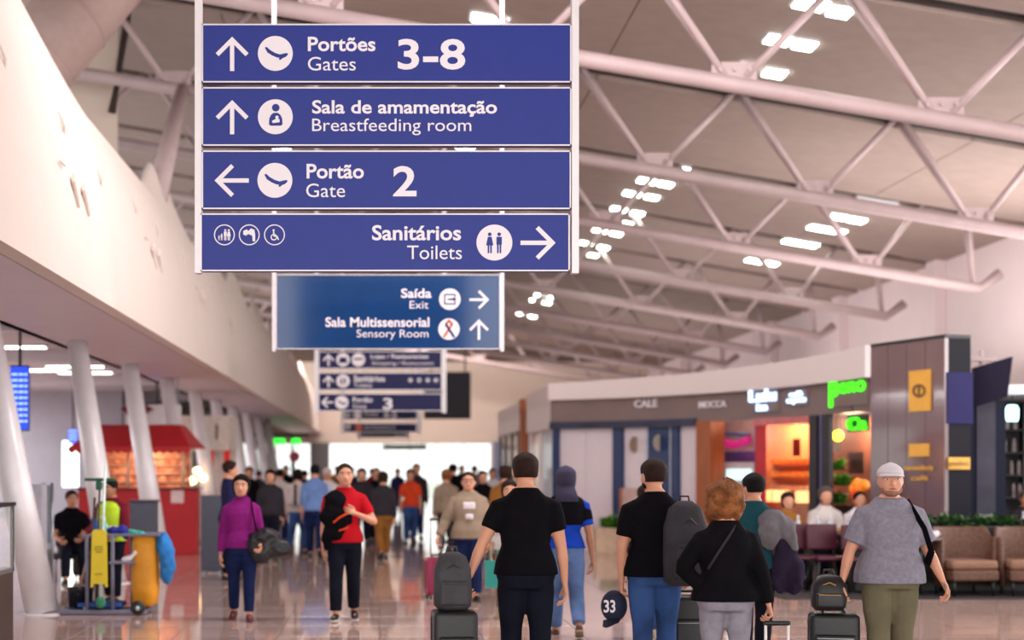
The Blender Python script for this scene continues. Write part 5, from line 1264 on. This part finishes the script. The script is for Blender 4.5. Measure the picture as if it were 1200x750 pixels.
# orange-lit shop
t = thing('warm_shop', 'warm orange-lit shop with red side wall and shelves of goods', 'shopfront', front(918))
rd = mat('shop_red', (196, 18, 34), .45)
fb(885, 898, 0, 2.42, 0, .9, 'red_side_wall', rd, t); fb(884, 951, 2.38, 2.5, -.04, .2, 'pink_header', mat('header_pink', (206, 118, 118), .5), t)
ob = mat('warm_plaster', (232, 150, 90), .6, .1, 3)
fb(892, 962, 0, 2.5, 2.2, 2.3, 'back_wall', ob, t)
for k, z in enumerate((1.45, 1.68, 1.2)):
    s1 = fb(905, 950, z, z+.03, 1.75, 2.2, 'shelf', mat('shelf_wood', (150, 80, 40), .5), t)
    m = M(); rr = random.Random(k)
    for q in range(16):
        c = front(906+2.75*q, 1.95); m.rbox((c.x, c.y, z+.03+.05), (.08, .08, rr.uniform(.08, .12)), .015, 1)
    o = m.build('goods', mat('warm_goods_%d' % k, ((238, 170, 80), (210, 110, 40), (226, 190, 150))[k], .5, .3, 12), t); o['kind'] = 'stuff'
fb(929, 938, 1.85, 2.15, 1.1, 1.4, 'speaker', M_black, t)
fb(896, 952, 0, 1.05, .7, 1.2, 'counter', mat('warm_counter', (190, 130, 100), .5, .2, 4), t)
for k, px in enumerate((902, 914, 944)):
    c = front(px, .9); M().rbox((c.x, c.y, 1.15), (.3, .25, .2), .02).build('showcase', mat('showcase_glow', (255, 214, 160), .4, emit=(255, 190, 120), estr=1.2), t)
def plight(name, c, e, col, r=.15):
    l = bpy.data.lights.new(name, 'POINT'); l.energy = e; l.color = col; l.shadow_soft_size = r
    o = bpy.data.objects.new(name, l); o.location = c; COL.objects.link(o)
for px in (908, 936): c = front(px, 1.3); plight('shop_lamp', (c.x, c.y, 2.4), 42, (1, .66, .42))
c = front(860, 1.6); plight('shop_lamp', (c.x, c.y, 2.3), 18, (1, .7, .9))
# glowing logos on the fascia
bw = mat('logo_blue_white', (200, 226, 255), .4, emit=(176, 212, 255), estr=2.4); gg = mat('logo_green', (60, 255, 20), .4, emit=(70, 245, 20), estr=1.3)
t = thing('shop_sign', 'glowing blue-white lettering on the taupe fascia over the warm shop', 'sign', front(896, -.1)+Vector((0, 0, 2.55)))
fit_text(M(), 'Lulu', 881, 912, 3.0, 2.79, fs_, .04, True).build('lettering', bw, t); fit_text(M(), 'ice', 890, 902, 2.76, 2.63, fs_, .04, True).build('lettering', bw, t); strip(M(), 880, 914, 2.6, 3.02, -.03, .03).build('backing', M_fascia, t)
t = thing('shop_sign', 'two short lines of pale lettering right of the glowing blue-white sign', 'sign', front(935, -.1)+Vector((0, 0, 2.7)))
fit_text(M(), 'café', 928, 943, 2.92, 2.83, fs_, .03, True).build('lettering', bw, t); fit_text(M(), 'express', 925, 947, 2.80, 2.70, fs_, .03, True).build('lettering', bw, t); strip(M(), 924, 948, 2.68, 2.94, -.03, .03).build('backing', M_fascia, t)
t = thing('shop_sign', 'large glowing green lettering on the fascia beside the bronze tower', 'sign', front(996, -.1)+Vector((0, 0, 2.7)))
fit_text(M(), 'P', 975, 986, 3.0, 2.60, fs_, .03, True).build('lettering', gg, t); fit_text(M(), 'eno', 987, 1017, 2.97, 2.80, fs_, .03).build('lettering', gg, t); strip(M(), 974, 1019, 2.6, 3.0, -.03, .03).build('backing', M_fascia, t)
# black columns
t = thing('black_columns', 'pair of glossy black columns with a pale strip between them', 'pillar', front(963))
fb(951, 960, 0, 2.5, -.05, .02, 'column', M_black, t); fb(960, 966, 0, 2.5, .0, .05, 'pale_strip', mat('strip_blue', (110, 104, 150), .3), t); fb(966, 975, 0, 2.5, -.05, .02, 'column', M_black, t)
# juice bar
t = thing('juice_bar', 'juice bar with fruit, plants and a round green sign', 'shopfront', front(997))
fb(976, 1040, 0, 2.5, 2.0, 2.1, 'back_wall', mat('juice_wall', (120, 70, 50), .6, .2, 3), t)
fb(977, 986, 1.9, 2.5, .9, 1.0, 'pale_panel', mat('shop_cream', (0,0,0)), t)
fb(978, 1036, 0, 1.05, .5, 1.0, 'counter', mat('dark_counter', (44, 30, 30), .4), t)
fb(994, 1012, 1.55, 1.9, 1.2, 1.3, 'menu_board', M_black, t)
gl = mat('leaf_green', (70, 130, 30), .5, .3, 20)
def leafy(name, base, r, n, mt, par, seed, up=1.):
    rr = random.Random(seed); m = M()
    for k in range(n):
        a = rr.uniform(0, 2*PI); el = rr.uniform(.2, 1.4); L = r*rr.uniform(.6, 1.1); d = Vector((math.cos(a)*math.cos(el), math.sin(a)*math.cos(el), math.sin(el)*up)); s = d.cross(Vector((0, 0, 1))).normalized()*L*.16
        p = Vector(base)+Vector((rr.uniform(-.3, .3)*r, rr.uniform(-.3, .3)*r, 0)); mid = p+d*L*.55; tip = p+d*L+Vector((0, 0, -L*.25))
        m.add([p, mid+s, tip, mid-s, mid+Vector((0, 0, -.006))], [(0, 1, 4), (1, 2, 4), (2, 3, 4), (3, 0, 4)])
    o = m.build(name, mt, par); o['kind'] = 'stuff'; return o
for k, (px, z) in enumerate(((983, 1.06), (988, 1.35), (981, 1.6))):
    c = front(px, .75); leafy('foliage', (c.x, c.y, z), .3, 60, gl, t, k)
for k, (px, z) in enumerate(((1001, 1.32), (1005, 1.40), (1009, 1.33), (1013, 1.38), (1003, 1.22), (1008, 1.18))):
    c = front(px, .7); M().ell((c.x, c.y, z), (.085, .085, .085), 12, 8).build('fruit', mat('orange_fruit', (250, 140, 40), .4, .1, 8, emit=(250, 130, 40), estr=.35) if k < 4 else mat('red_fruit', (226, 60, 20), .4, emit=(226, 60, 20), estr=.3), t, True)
fb(998, 1016, 1.05, 1.12, .6, .85, 'fruit_tray', mat('shelf_wood', (0,0,0)), t); fb(999, 1015, 1.12, 1.3, .74, .84, 'fruit_rack', mat('shelf_wood', (0,0,0)), t)
c = front(982, .4); M().ell((c.x, c.y, 2.16), (.09, .09, .09), 14, 10).build('globe_lamp', mat('yellow_globe', (255, 230, 60), .4, emit=(255, 224, 60), estr=4), t, True); M().tube([(c.x, c.y, 2.24), (c.x, c.y, 2.5)], .008, 6).build('cord', M_black, t)
c = front(1000, 1.3); plight('shop_lamp', (c.x, c.y, 2.3), 45, (1, .62, .36))
t = thing('green_sign', 'small glowing green lettered sign hanging under the fascia, right of yellow globe', 'sign', front(1006, -.1)+Vector((0, 0, 2.2)))
fit_text(M(), 'Ca', 997, 1019, 2.42, 2.22, fs_, .05, True).build('lettering', gg, t)
strip(M(), 995, 1020, 2.2, 2.45, -.03, .02).build('backing', M_black, t)
m = M(); c = front(1006, -.1); M().tube([(c.x, c.y, 2.44), (c.x, c.y, 2.6)], .01, 6).build('hanger', M_black, t)
# bronze glass tower with navy flank
t = thing('kiosk_tower', 'tall bronze glass tower with yellow sign plates and a navy flank', 'tower', (7.6, 21.6, 0))
bz = mat('bronze_glass', (112, 86, 90), .12, .12, .8, spec=.9, coat=.5)
pa, pb, pc = Vector((7.22, 22.6, 0)), Vector((7.69, 20.9, 0)), Vector((8.08, 21.0, 0)); zt = 3.415
def wallseg(m, a, b, z0, z1, th=.06):
    d = (b-a).normalized(); n = Vector((-d.y, d.x, 0))*th
    return m.add([a+Vector((0,0,z0)), b+Vector((0,0,z0)), b+n+Vector((0,0,z0)), a+n+Vector((0,0,z0)), a+Vector((0,0,z1)), b+Vector((0,0,z1)), b+n+Vector((0,0,z1)), a+n+Vector((0,0,z1))], [(3,2,1,0),(4,5,6,7),(0,1,5,4),(1,2,6,5),(2,3,7,6),(3,0,4,7)])
for k in range(4):
    a, b_ = pa.lerp(pb, k/4+.004), pa.lerp(pb, (k+1)/4-.004); wallseg(M(), a, b_, 0, zt).build('glass_panel', bz, t)
wallseg(M(), pb+Vector((.0, .03, 0)), pc, 0, zt).build('navy_flank', mat('flank_black', (12, 10, 26), .5, spec=.2), t)
wallseg(M(), pb+Vector((.03, -.0, 0)), pc+Vector((.02, -.03, 0)), 2.25, 2.95, .03).build('blue_plate', mat('plate_blue', (30, 26, 84), .5, .2, 1, spec=.2), t)
M().add([pa+Vector((0,0,zt)), pb+Vector((0,0,zt)), pc+Vector((0,0,zt)), Vector((7.6, 22.7, zt)), pa+Vector((0,0,zt+.05)), pb+Vector((0,0,zt+.05)), pc+Vector((0,0,zt+.05)), Vector((7.6, 22.7, zt+.05))], [(3,2,1,0),(4,5,6,7),(0,1,5,4),(1,2,6,5),(2,3,7,6),(3,0,4,7)]).build('roof', M_black, t)
yl = mat('plate_yellow', (232, 172, 70), .5, .05)
dd = (pb-pa).normalized(); nn = Vector((dd.y, -dd.x, 0)); nn = nn if nn.y < 0 else -nn
if nn.x > 0 and False: pass
nn = Vector((-dd.y, dd.x, 0)) if Vector((-dd.y, dd.x, 0)).dot(Vector((-8, -25, 0))) > 0 else Vector((dd.y, -dd.x, 0))
def onface(px):      # ray meets the bronze face
    k = (px-445)/1800; den = (pb.x-pa.x)-k*(pb.y-pa.y); s = (k*pa.y-pa.x)/den; return pa.lerp(pb, s)
def plate(px0, px1, y0, y1, name, mt, off=.01, th=.02):
    a, b_ = onface(px0), onface(px1); ya = (a.y+b_.y)/2; z1, z0 = Z(y0, ya), Z(y1, ya)
    m = M(); q = nn*off; r = nn*(off+th)
    m.add([a+q+Vector((0,0,z0)), b_+q+Vector((0,0,z0)), b_+q+Vector((0,0,z1)), a+q+Vector((0,0,z1)), a+r+Vector((0,0,z0)), b_+r+Vector((0,0,z0)), b_+r+Vector((0,0,z1)), a+r+Vector((0,0,z1))], [(3,2,1,0),(4,5,6,7),(0,1,5,4),(1,2,6,5),(2,3,7,6),(3,0,4,7)])
    return m.build(name, mt, t)
plate(1067, 1092, 434, 482, 'yellow_plate', yl)
fp = lambda u, v, w: (lambda p: p+nn*(.032+w)+Vector((0, 0, Z(v, p.y))))(onface(u))
m = M(); ring(m, 1079.5, 458, 8, 3, fp, .004, 18); m.prism([(1078, 452), (1081, 452), (1081, 464), (1078, 464)], fp, .006); m.build('emblem', mat('emblem_brown', (120, 84, 44), .5), t)
plate(1067, 1090, 520, 535, 'yellow_mark', yl)
fit_text(M(), 'conveniência', 1062, 1096, 545, 551, fp, .004, True).build('lettering', yl, t); fit_text(M(), 'café', 1070, 1090, 557, 563, fp, .004, True).build('lettering', yl, t)
wallseg(M(), pb+Vector((.05, -.02, 0)), pc+Vector((-.02, -.03, 0)), Z(550, 21), Z(536, 21), .03).build('yellow_plate', yl, t)
fit_text(M(), 'conveniência', 1110, 1135, 540, 546, lambda u, v, w: Vector((X(u, 20.85), 20.85-w, Z(v, 20.85))), .003, True).build('lettering', mat('emblem_brown', (0,0,0)), t)
# navy leaning board and grey panel right of the tower
t = thing('navy_board', 'tilted navy board beside the bronze tower', 'board', (8.5, 21.4, 0))
M().add([(X(1139, 21.4), 21.4, Z(478, 21.4)), (X(1174, 21.4), 21.2, Z(466, 21.4)), (X(1180, 21.4), 21.2, Z(419, 21.4)), (X(1142, 21.4), 21.4, Z(431, 21.4)), (X(1139, 21.4), 21.5, Z(478, 21.4)), (X(1174, 21.4), 21.3, Z(466, 21.4)), (X(1180, 21.4), 21.3, Z(419, 21.4)), (X(1142, 21.4), 21.5, Z(431, 21.4))], [(3,2,1,0),(4,5,6,7),(0,1,5,4),(1,2,6,5),(2,3,7,6),(3,0,4,7)]).build('board', mat('board_navy', (24, 17, 44), .6, spec=.2), t)
M().box2((X(1148, 21.4), 21.5, 0), (X(1170, 21.4), 21.56, Z(470, 21.4))).build('grey_panel', mat('board_grey', (64, 62, 76), .5, .3, 2, spec=.2), t)
M().box2((X(1138, 21.4), 21.52, 0), (X(1148, 21.4), 21.6, Z(470, 21.4))).build('navy_post', mat('board_navy2', (16, 20, 44), .6, spec=.2), t); M().box2((X(1170, 21.4), 21.5, 0), (X(1182, 21.4), 21.6, Z(470, 21.4))).build('navy_post', mat('board_navy2', (0,0,0)), t)
M().tube([(X(1153, 21.6), 21.7, 2.6), (X(1153, 21.6), 21.7, 3.3)], .03, 8).build('mast', M_truss, t, True)
M().box((X(1153, 21.6), 21.68, 3.18), (.42, .1, .06)).build('mast_arm', M_truss, t)
# dark café at far right
dk = mat('cafe_dark', (24, 18, 24), .6, .3, 3)
t = thing('dark_cafe', 'dark café interior with lit lamp at the right edge', 'shopfront', (11, 26, 0))
M().box2((9.4, 27.5, 0), (13.9, 27.6, 3.0)).build('back_wall', dk, t); M().box2((X(1182, 25), 25, 2.85), (13.9, 27.6, 3.0)).build('canopy', M_frame, t)
for k in range(5): M().box2((10.1+.65*k, 27.2, .0), (10.16+.65*k, 27.4, 2.8)).build('shelf_post', M_black, t)
for z in (1.1, 1.5, 1.9, 2.3): M().box2((10.1, 27.15, z), (13.4, 27.45, z+.03)).build('shelf', dk, t)
m = M(); rr = random.Random(8)
for z in (1.13, 1.53, 1.93, 2.33):
    x = 10.15
    while x < 13.3:
        w = rr.uniform(.06, .12); m.lathe([(w*.4, 0), (w*.4, rr.uniform(.12, .2)), (w*.2, .24)], (x, 27.3, z), 8); x += w+rr.uniform(.01, .12)
o = m.build('jars', mat('cafe_jars', (150, 130, 130), .3, .4, 9), t); o['kind'] = 'stuff'
M().lathe([(.08, 0), (.1, .06), (.1, .2), (.07, .26)], (X(1186, 25.4), 25.4, 2.42), 16).build('lantern', mat('cyan_lamp', (170, 240, 255), .4, emit=(170, 238, 255), estr=5), t, True); M().tube([(X(1186, 25.4), 25.4, 2.67), (X(1186, 25.4), 25.4, 2.85)], .008, 6).build('lantern_cord', M_black, t)
# ---- seating area
struct(M().box2((5.05, 19.2, -.005), (13.9, 30, .012)), 'floor_carpet', mat('dark_carpet', (44, 34, 40), .95, .3, 4))
# planters with leaves
for k, (xa, xb) in enumerate(((6.25, 7.35), (7.4, 8.5), (8.55, 9.65))):
    t = thing('planter', ['leafy green planter trough left of the bronze tower foot', 'leafy green planter trough in front of the bronze tower', 'leafy green planter trough at the foot of the navy board'][k], 'planter', ((xa+xb)/2, 20.35, .012), 'planter troughs')
    M().rbox(((xa+xb)/2, 20.35, .45), (xb-xa, .35, .87), .02).build('trough', mat('trough_black', (28, 24, 26), .5), t)
    m = M()
    for q in range(9): leafy('foliage', (xa+.08+(xb-xa-.16)*q/8, 20.35, .87), .24, 40, mat('hedge_green', (44, 78, 34), .6, .4, 20), t, q+k*20)
def armchair(label, x, y, rz, mt, group):
    t = thing('armchair', label, 'armchair', (x, y, .012), group, rz)
    pts = [(.40*math.cos(a), .36*math.sin(a), 0) for a in [PI*(-.12+1.24*k/16) for k in range(17)]]
    m = M(); vs = []
    for (px_, py_, _) in pts:
        for (r, z) in ((.92, .12), (1., .40), (1.04, .72), (.98, .75), (.90, .72), (.86, .40), (.82, .12)): vs.append((px_*r, py_*r, z+(.12 if py_ > .1 and z > .5 else 0)))
    fs = []; n = 7
    for i in range(16):
        for j in range(n): fs.append((i*n+j, i*n+(j+1) % n, (i+1)*n+(j+1) % n, (i+1)*n+j))
    fs += [tuple(range(n)), tuple(16*n+j for j in reversed(range(n)))]
    m.add(vs, fs).build('shell', mt, t, True, local=True)
    M().rbox((0, 0, .40), (.62, .60, .12), .05, 3).build('seat_cushion', mat('seat_tan', (128, 94, 76), .8, .1), t, True, local=True)
    M().rbox((0, -.02, .27), (.62, .58, .14), .03).build('seat_base', mt, t, local=True)
    for sx in (-1, 1):
        for sy in (-1, 1): M().tube([(sx*.26, sy*.24, 0), (sx*.26, sy*.24, .24)], .018, 8).build('leg', M_black, t, True, local=True)
rat = mat('rattan_brown', (92, 60, 46), .6, .35, 22, bump=.6, bscale=60)
armchair('brown rattan armchair right of the stout man in the white cap', X(1130, 19.75), 19.75, PI*.04, rat, 'rattan armchairs')
armchair('brown rattan armchair cut by the right edge of the frame', X(1205, 19.7), 19.7, -.1, rat, 'rattan armchairs')
def chair(label, x, y, rz, mt, group):
    t = thing('chair', label, 'chair', (x, y, .012), group, rz)
    M().rbox((0, 0, .45), (.44, .44, .06), .025, 2).build('seat', mt, t, True, local=True)
    M().rbox((0, .21, .72), (.42, .05, .34), .02, 2, Matrix.Rotation(-.12, 3, 'X')).build('backrest', mt, t, True, local=True)
    for sx in (-1, 1):
        for sy in (-1, 1): M().tube([(sx*.19, sy*.19, .43), (sx*.21, sy*.21, 0)], .014, 8).build('leg', M_black, t, True, local=True)
        M().tube([(sx*.17, .2, .43), (sx*.17, .235, .62)], .012, 8).build('back_post', M_black, t, True, local=True)
mr = mat('maroon_vinyl', (66, 8, 32), .5, .15)
for k, (px, d, rz, lb) in enumerate([(934, 20.3, PI, 'maroon café chair at the left end of the seating, back to camera'), (970, 20.2, PI+.1, 'maroon café chair beside the left end one, back to camera'), (1007, 19.9, PI-.2, 'maroon café chair just left of the stout man')]):
    chair(lb, X(px, d), d, rz+PI, mr, 'maroon café chairs')
def table(label, x, y, r, hgt, group):
    t = thing('table', label, 'table', (x, y, .012), group)
    z = hgt
    M().lathe([(r-.01, z-.03), (r, z-.02), (r, z-.005), (r-.01, z)], (x, y, .012), 28).build('tabletop', mat('table_dark', (60, 44, 44), .3), t, True)
    M().tube([(x, y, .03), (x, y, z)], .03, 10).build('pedestal', M_black, t, True)
    M().lathe([(.22, 0), (.22, .012), (.03, .03)], (x, y, .012), 20).build('foot', M_black, t, True)
def crock(label, name, cat, c, group, kind=0):
    t = thing(name, label, cat, c, group); c = Vector(c)
    wm = mat('crockery_white', (222, 214, 222), .25)
    if kind == 0:
        M().lathe([(.03, 0), (.042, .02), (.048, .09), (.044, .09), (.03, .015)], c, 16).build('cup_body', wm, t, True)
        M().tube([c+Vector((.045, 0, .07)), c+Vector((.07, 0, .055)), c+Vector((.045, 0, .025))], .006, 6).build('handle', wm, t, True)
    elif kind == 1:
        M().lathe([(.05, 0), (.09, .012), (.13, .022), (.128, .026), (.05, .012)], c, 20).build('dish', wm, t, True); M().ell(c+Vector((0, 0, .04)), (.06, .05, .03), 10, 6).build('food', mat('food_tan', (176, 120, 70), .7), t, True)
    else:
        M().lathe([(.03, 0), (.036, .02), (.036, .15), (.014, .20), (.014, .23)], c, 14).build('bottle_body', mat('bottle_pale', (190, 196, 206), .15), t, True); M().lathe([(.016, .225), (.016, .25)], c, 10).build('bottle_cap', wm, t)
TB = [(950, 21.0, .3, .74, 'dark round café table behind the two left maroon chairs'), (990, 21.1, .28, .74, 'dark round café table left of the stout man'), (1176, 20.95, .3, .74, 'dark table behind the rattan armchairs'), (1212, 22.9, .4, .74, 'dark café table at the right edge of the frame'), (1078, 19.6, .27, .74, 'dark café table just right of the stout man')]
rr = random.Random(11)
for k, (px, d, r, hh, lb) in enumerate(TB):
    x = X(px, d); table(lb, x, d, r, hh, 'café tables')
    where = ['on the left café table', 'on the table left of the stout man', 'on the table behind the armchairs', 'on the table at the right edge', 'on the table right of the stout man'][k]
    for q, (a, rad) in enumerate(((.3, .2), (1.8, .22), (3.2, .2), (4.6, .23), (5.5, .1))):
        a += rr.uniform(-.3, .3); kd = (0, 1, 2, 0, 2)[q]
        c = (x+rad*math.cos(a), d+rad*math.sin(a), hh+.012)
        crock((['white cup right of centre ', 'white plate with food towards the back ', 'pale bottle left of centre ', 'white cup nearest the front ', 'pale bottle near the middle '][q])+where, ('cup', 'plate', 'bottle', 'cup', 'bottle')[q], ('cup', 'plate', 'bottle', 'cup', 'bottle')[q], c, 'crockery '+where, kd)
# seated guests
SL_ = {'L': (84, 86, .08, 0), 'R': (80, 80, .08, 0)}
AS = {'L': dict(u=(-.2, .35, -1), f=(.15, .9, .1)), 'R': dict(u=(.2, .35, -1), f=(-.15, .9, .1))}
def sitter(label, px, d, rz, H, top, hair, style, skin=None, lean=4):
    return human(label, (X(px, d), d, .012), rz, H, lean=lean, legs=SL_, arms=AS, top=top, sleeve=1.2, pants=F_darkp, shoes=S_black, hair=hair, hairstyle=style, vox=.018, detail=False, skin=skin, group='guests in the café seating')
for a in [('grey-haired guest in pale top sitting left of the stout man, facing camera', 966, 21.9, PI, 1.7, F_cream, H_grey, 'full'), ('guest in tan top bending over the table at the left end of the seating', 922, 21.9, PI, 1.6, F_tan, H_brown, 'full'),
          ('guest in white top with dark hair right of the grey-haired guest', 1006, 22.3, PI, 1.62, F_white, H_black, 'short'), ('guest in charcoal sitting at the right edge table', 1200, 24.0, PI, 1.6, F_dgrey, H_grey, 'short')]:
    sitter(*a)
for k, (px, d) in enumerate(((966, 22.1), (922, 22.1), (1006, 22.5), (1200, 24.2))):
    chair('maroon café chair under the %s' % ('grey-haired guest', 'guest in tan', 'guest in white', 'guest in charcoal')[k], X(px, d), d-.12, 0, mr, 'maroon café chairs')
# plant on beige box, leaning board
t = thing('potted_plant', 'small green plant on a beige box between hooded person and man in jeans', 'plant', at(713, 29.5))
M().rbox((X(713, 29.5), 29.5, .25), (.55, .4, .5), .01).build('box', mat('beige_box', (206, 176, 150), .6), t); M().rbox((X(728, 29.5), 29.4, .35), (.14, .3, .7), .01).build('wood_side', woodb, t)
leafy('foliage', (X(713, 29.5), 29.4, .5), .34, 110, mat('plant_green', (84, 140, 50), .5, .3, 20), t, 4)
t = thing('leaning_board', 'pinkish wooden board leaning behind the man in jeans', 'board', at(740, 29.2))
M().rbox((X(740, 29.2), 29.2, .63), (.42, .06, 1.26), .01, R=Matrix.Rotation(-.05, 3, 'X')).build('board', mat('pink_board', (190, 156, 150), .6), t); M().rbox((X(727.5, 29.2), 29.19, .63), (.05, .07, 1.26), .01).build('edge_strip', woodb, t)
bpy.data.scenes.remove(TMP)
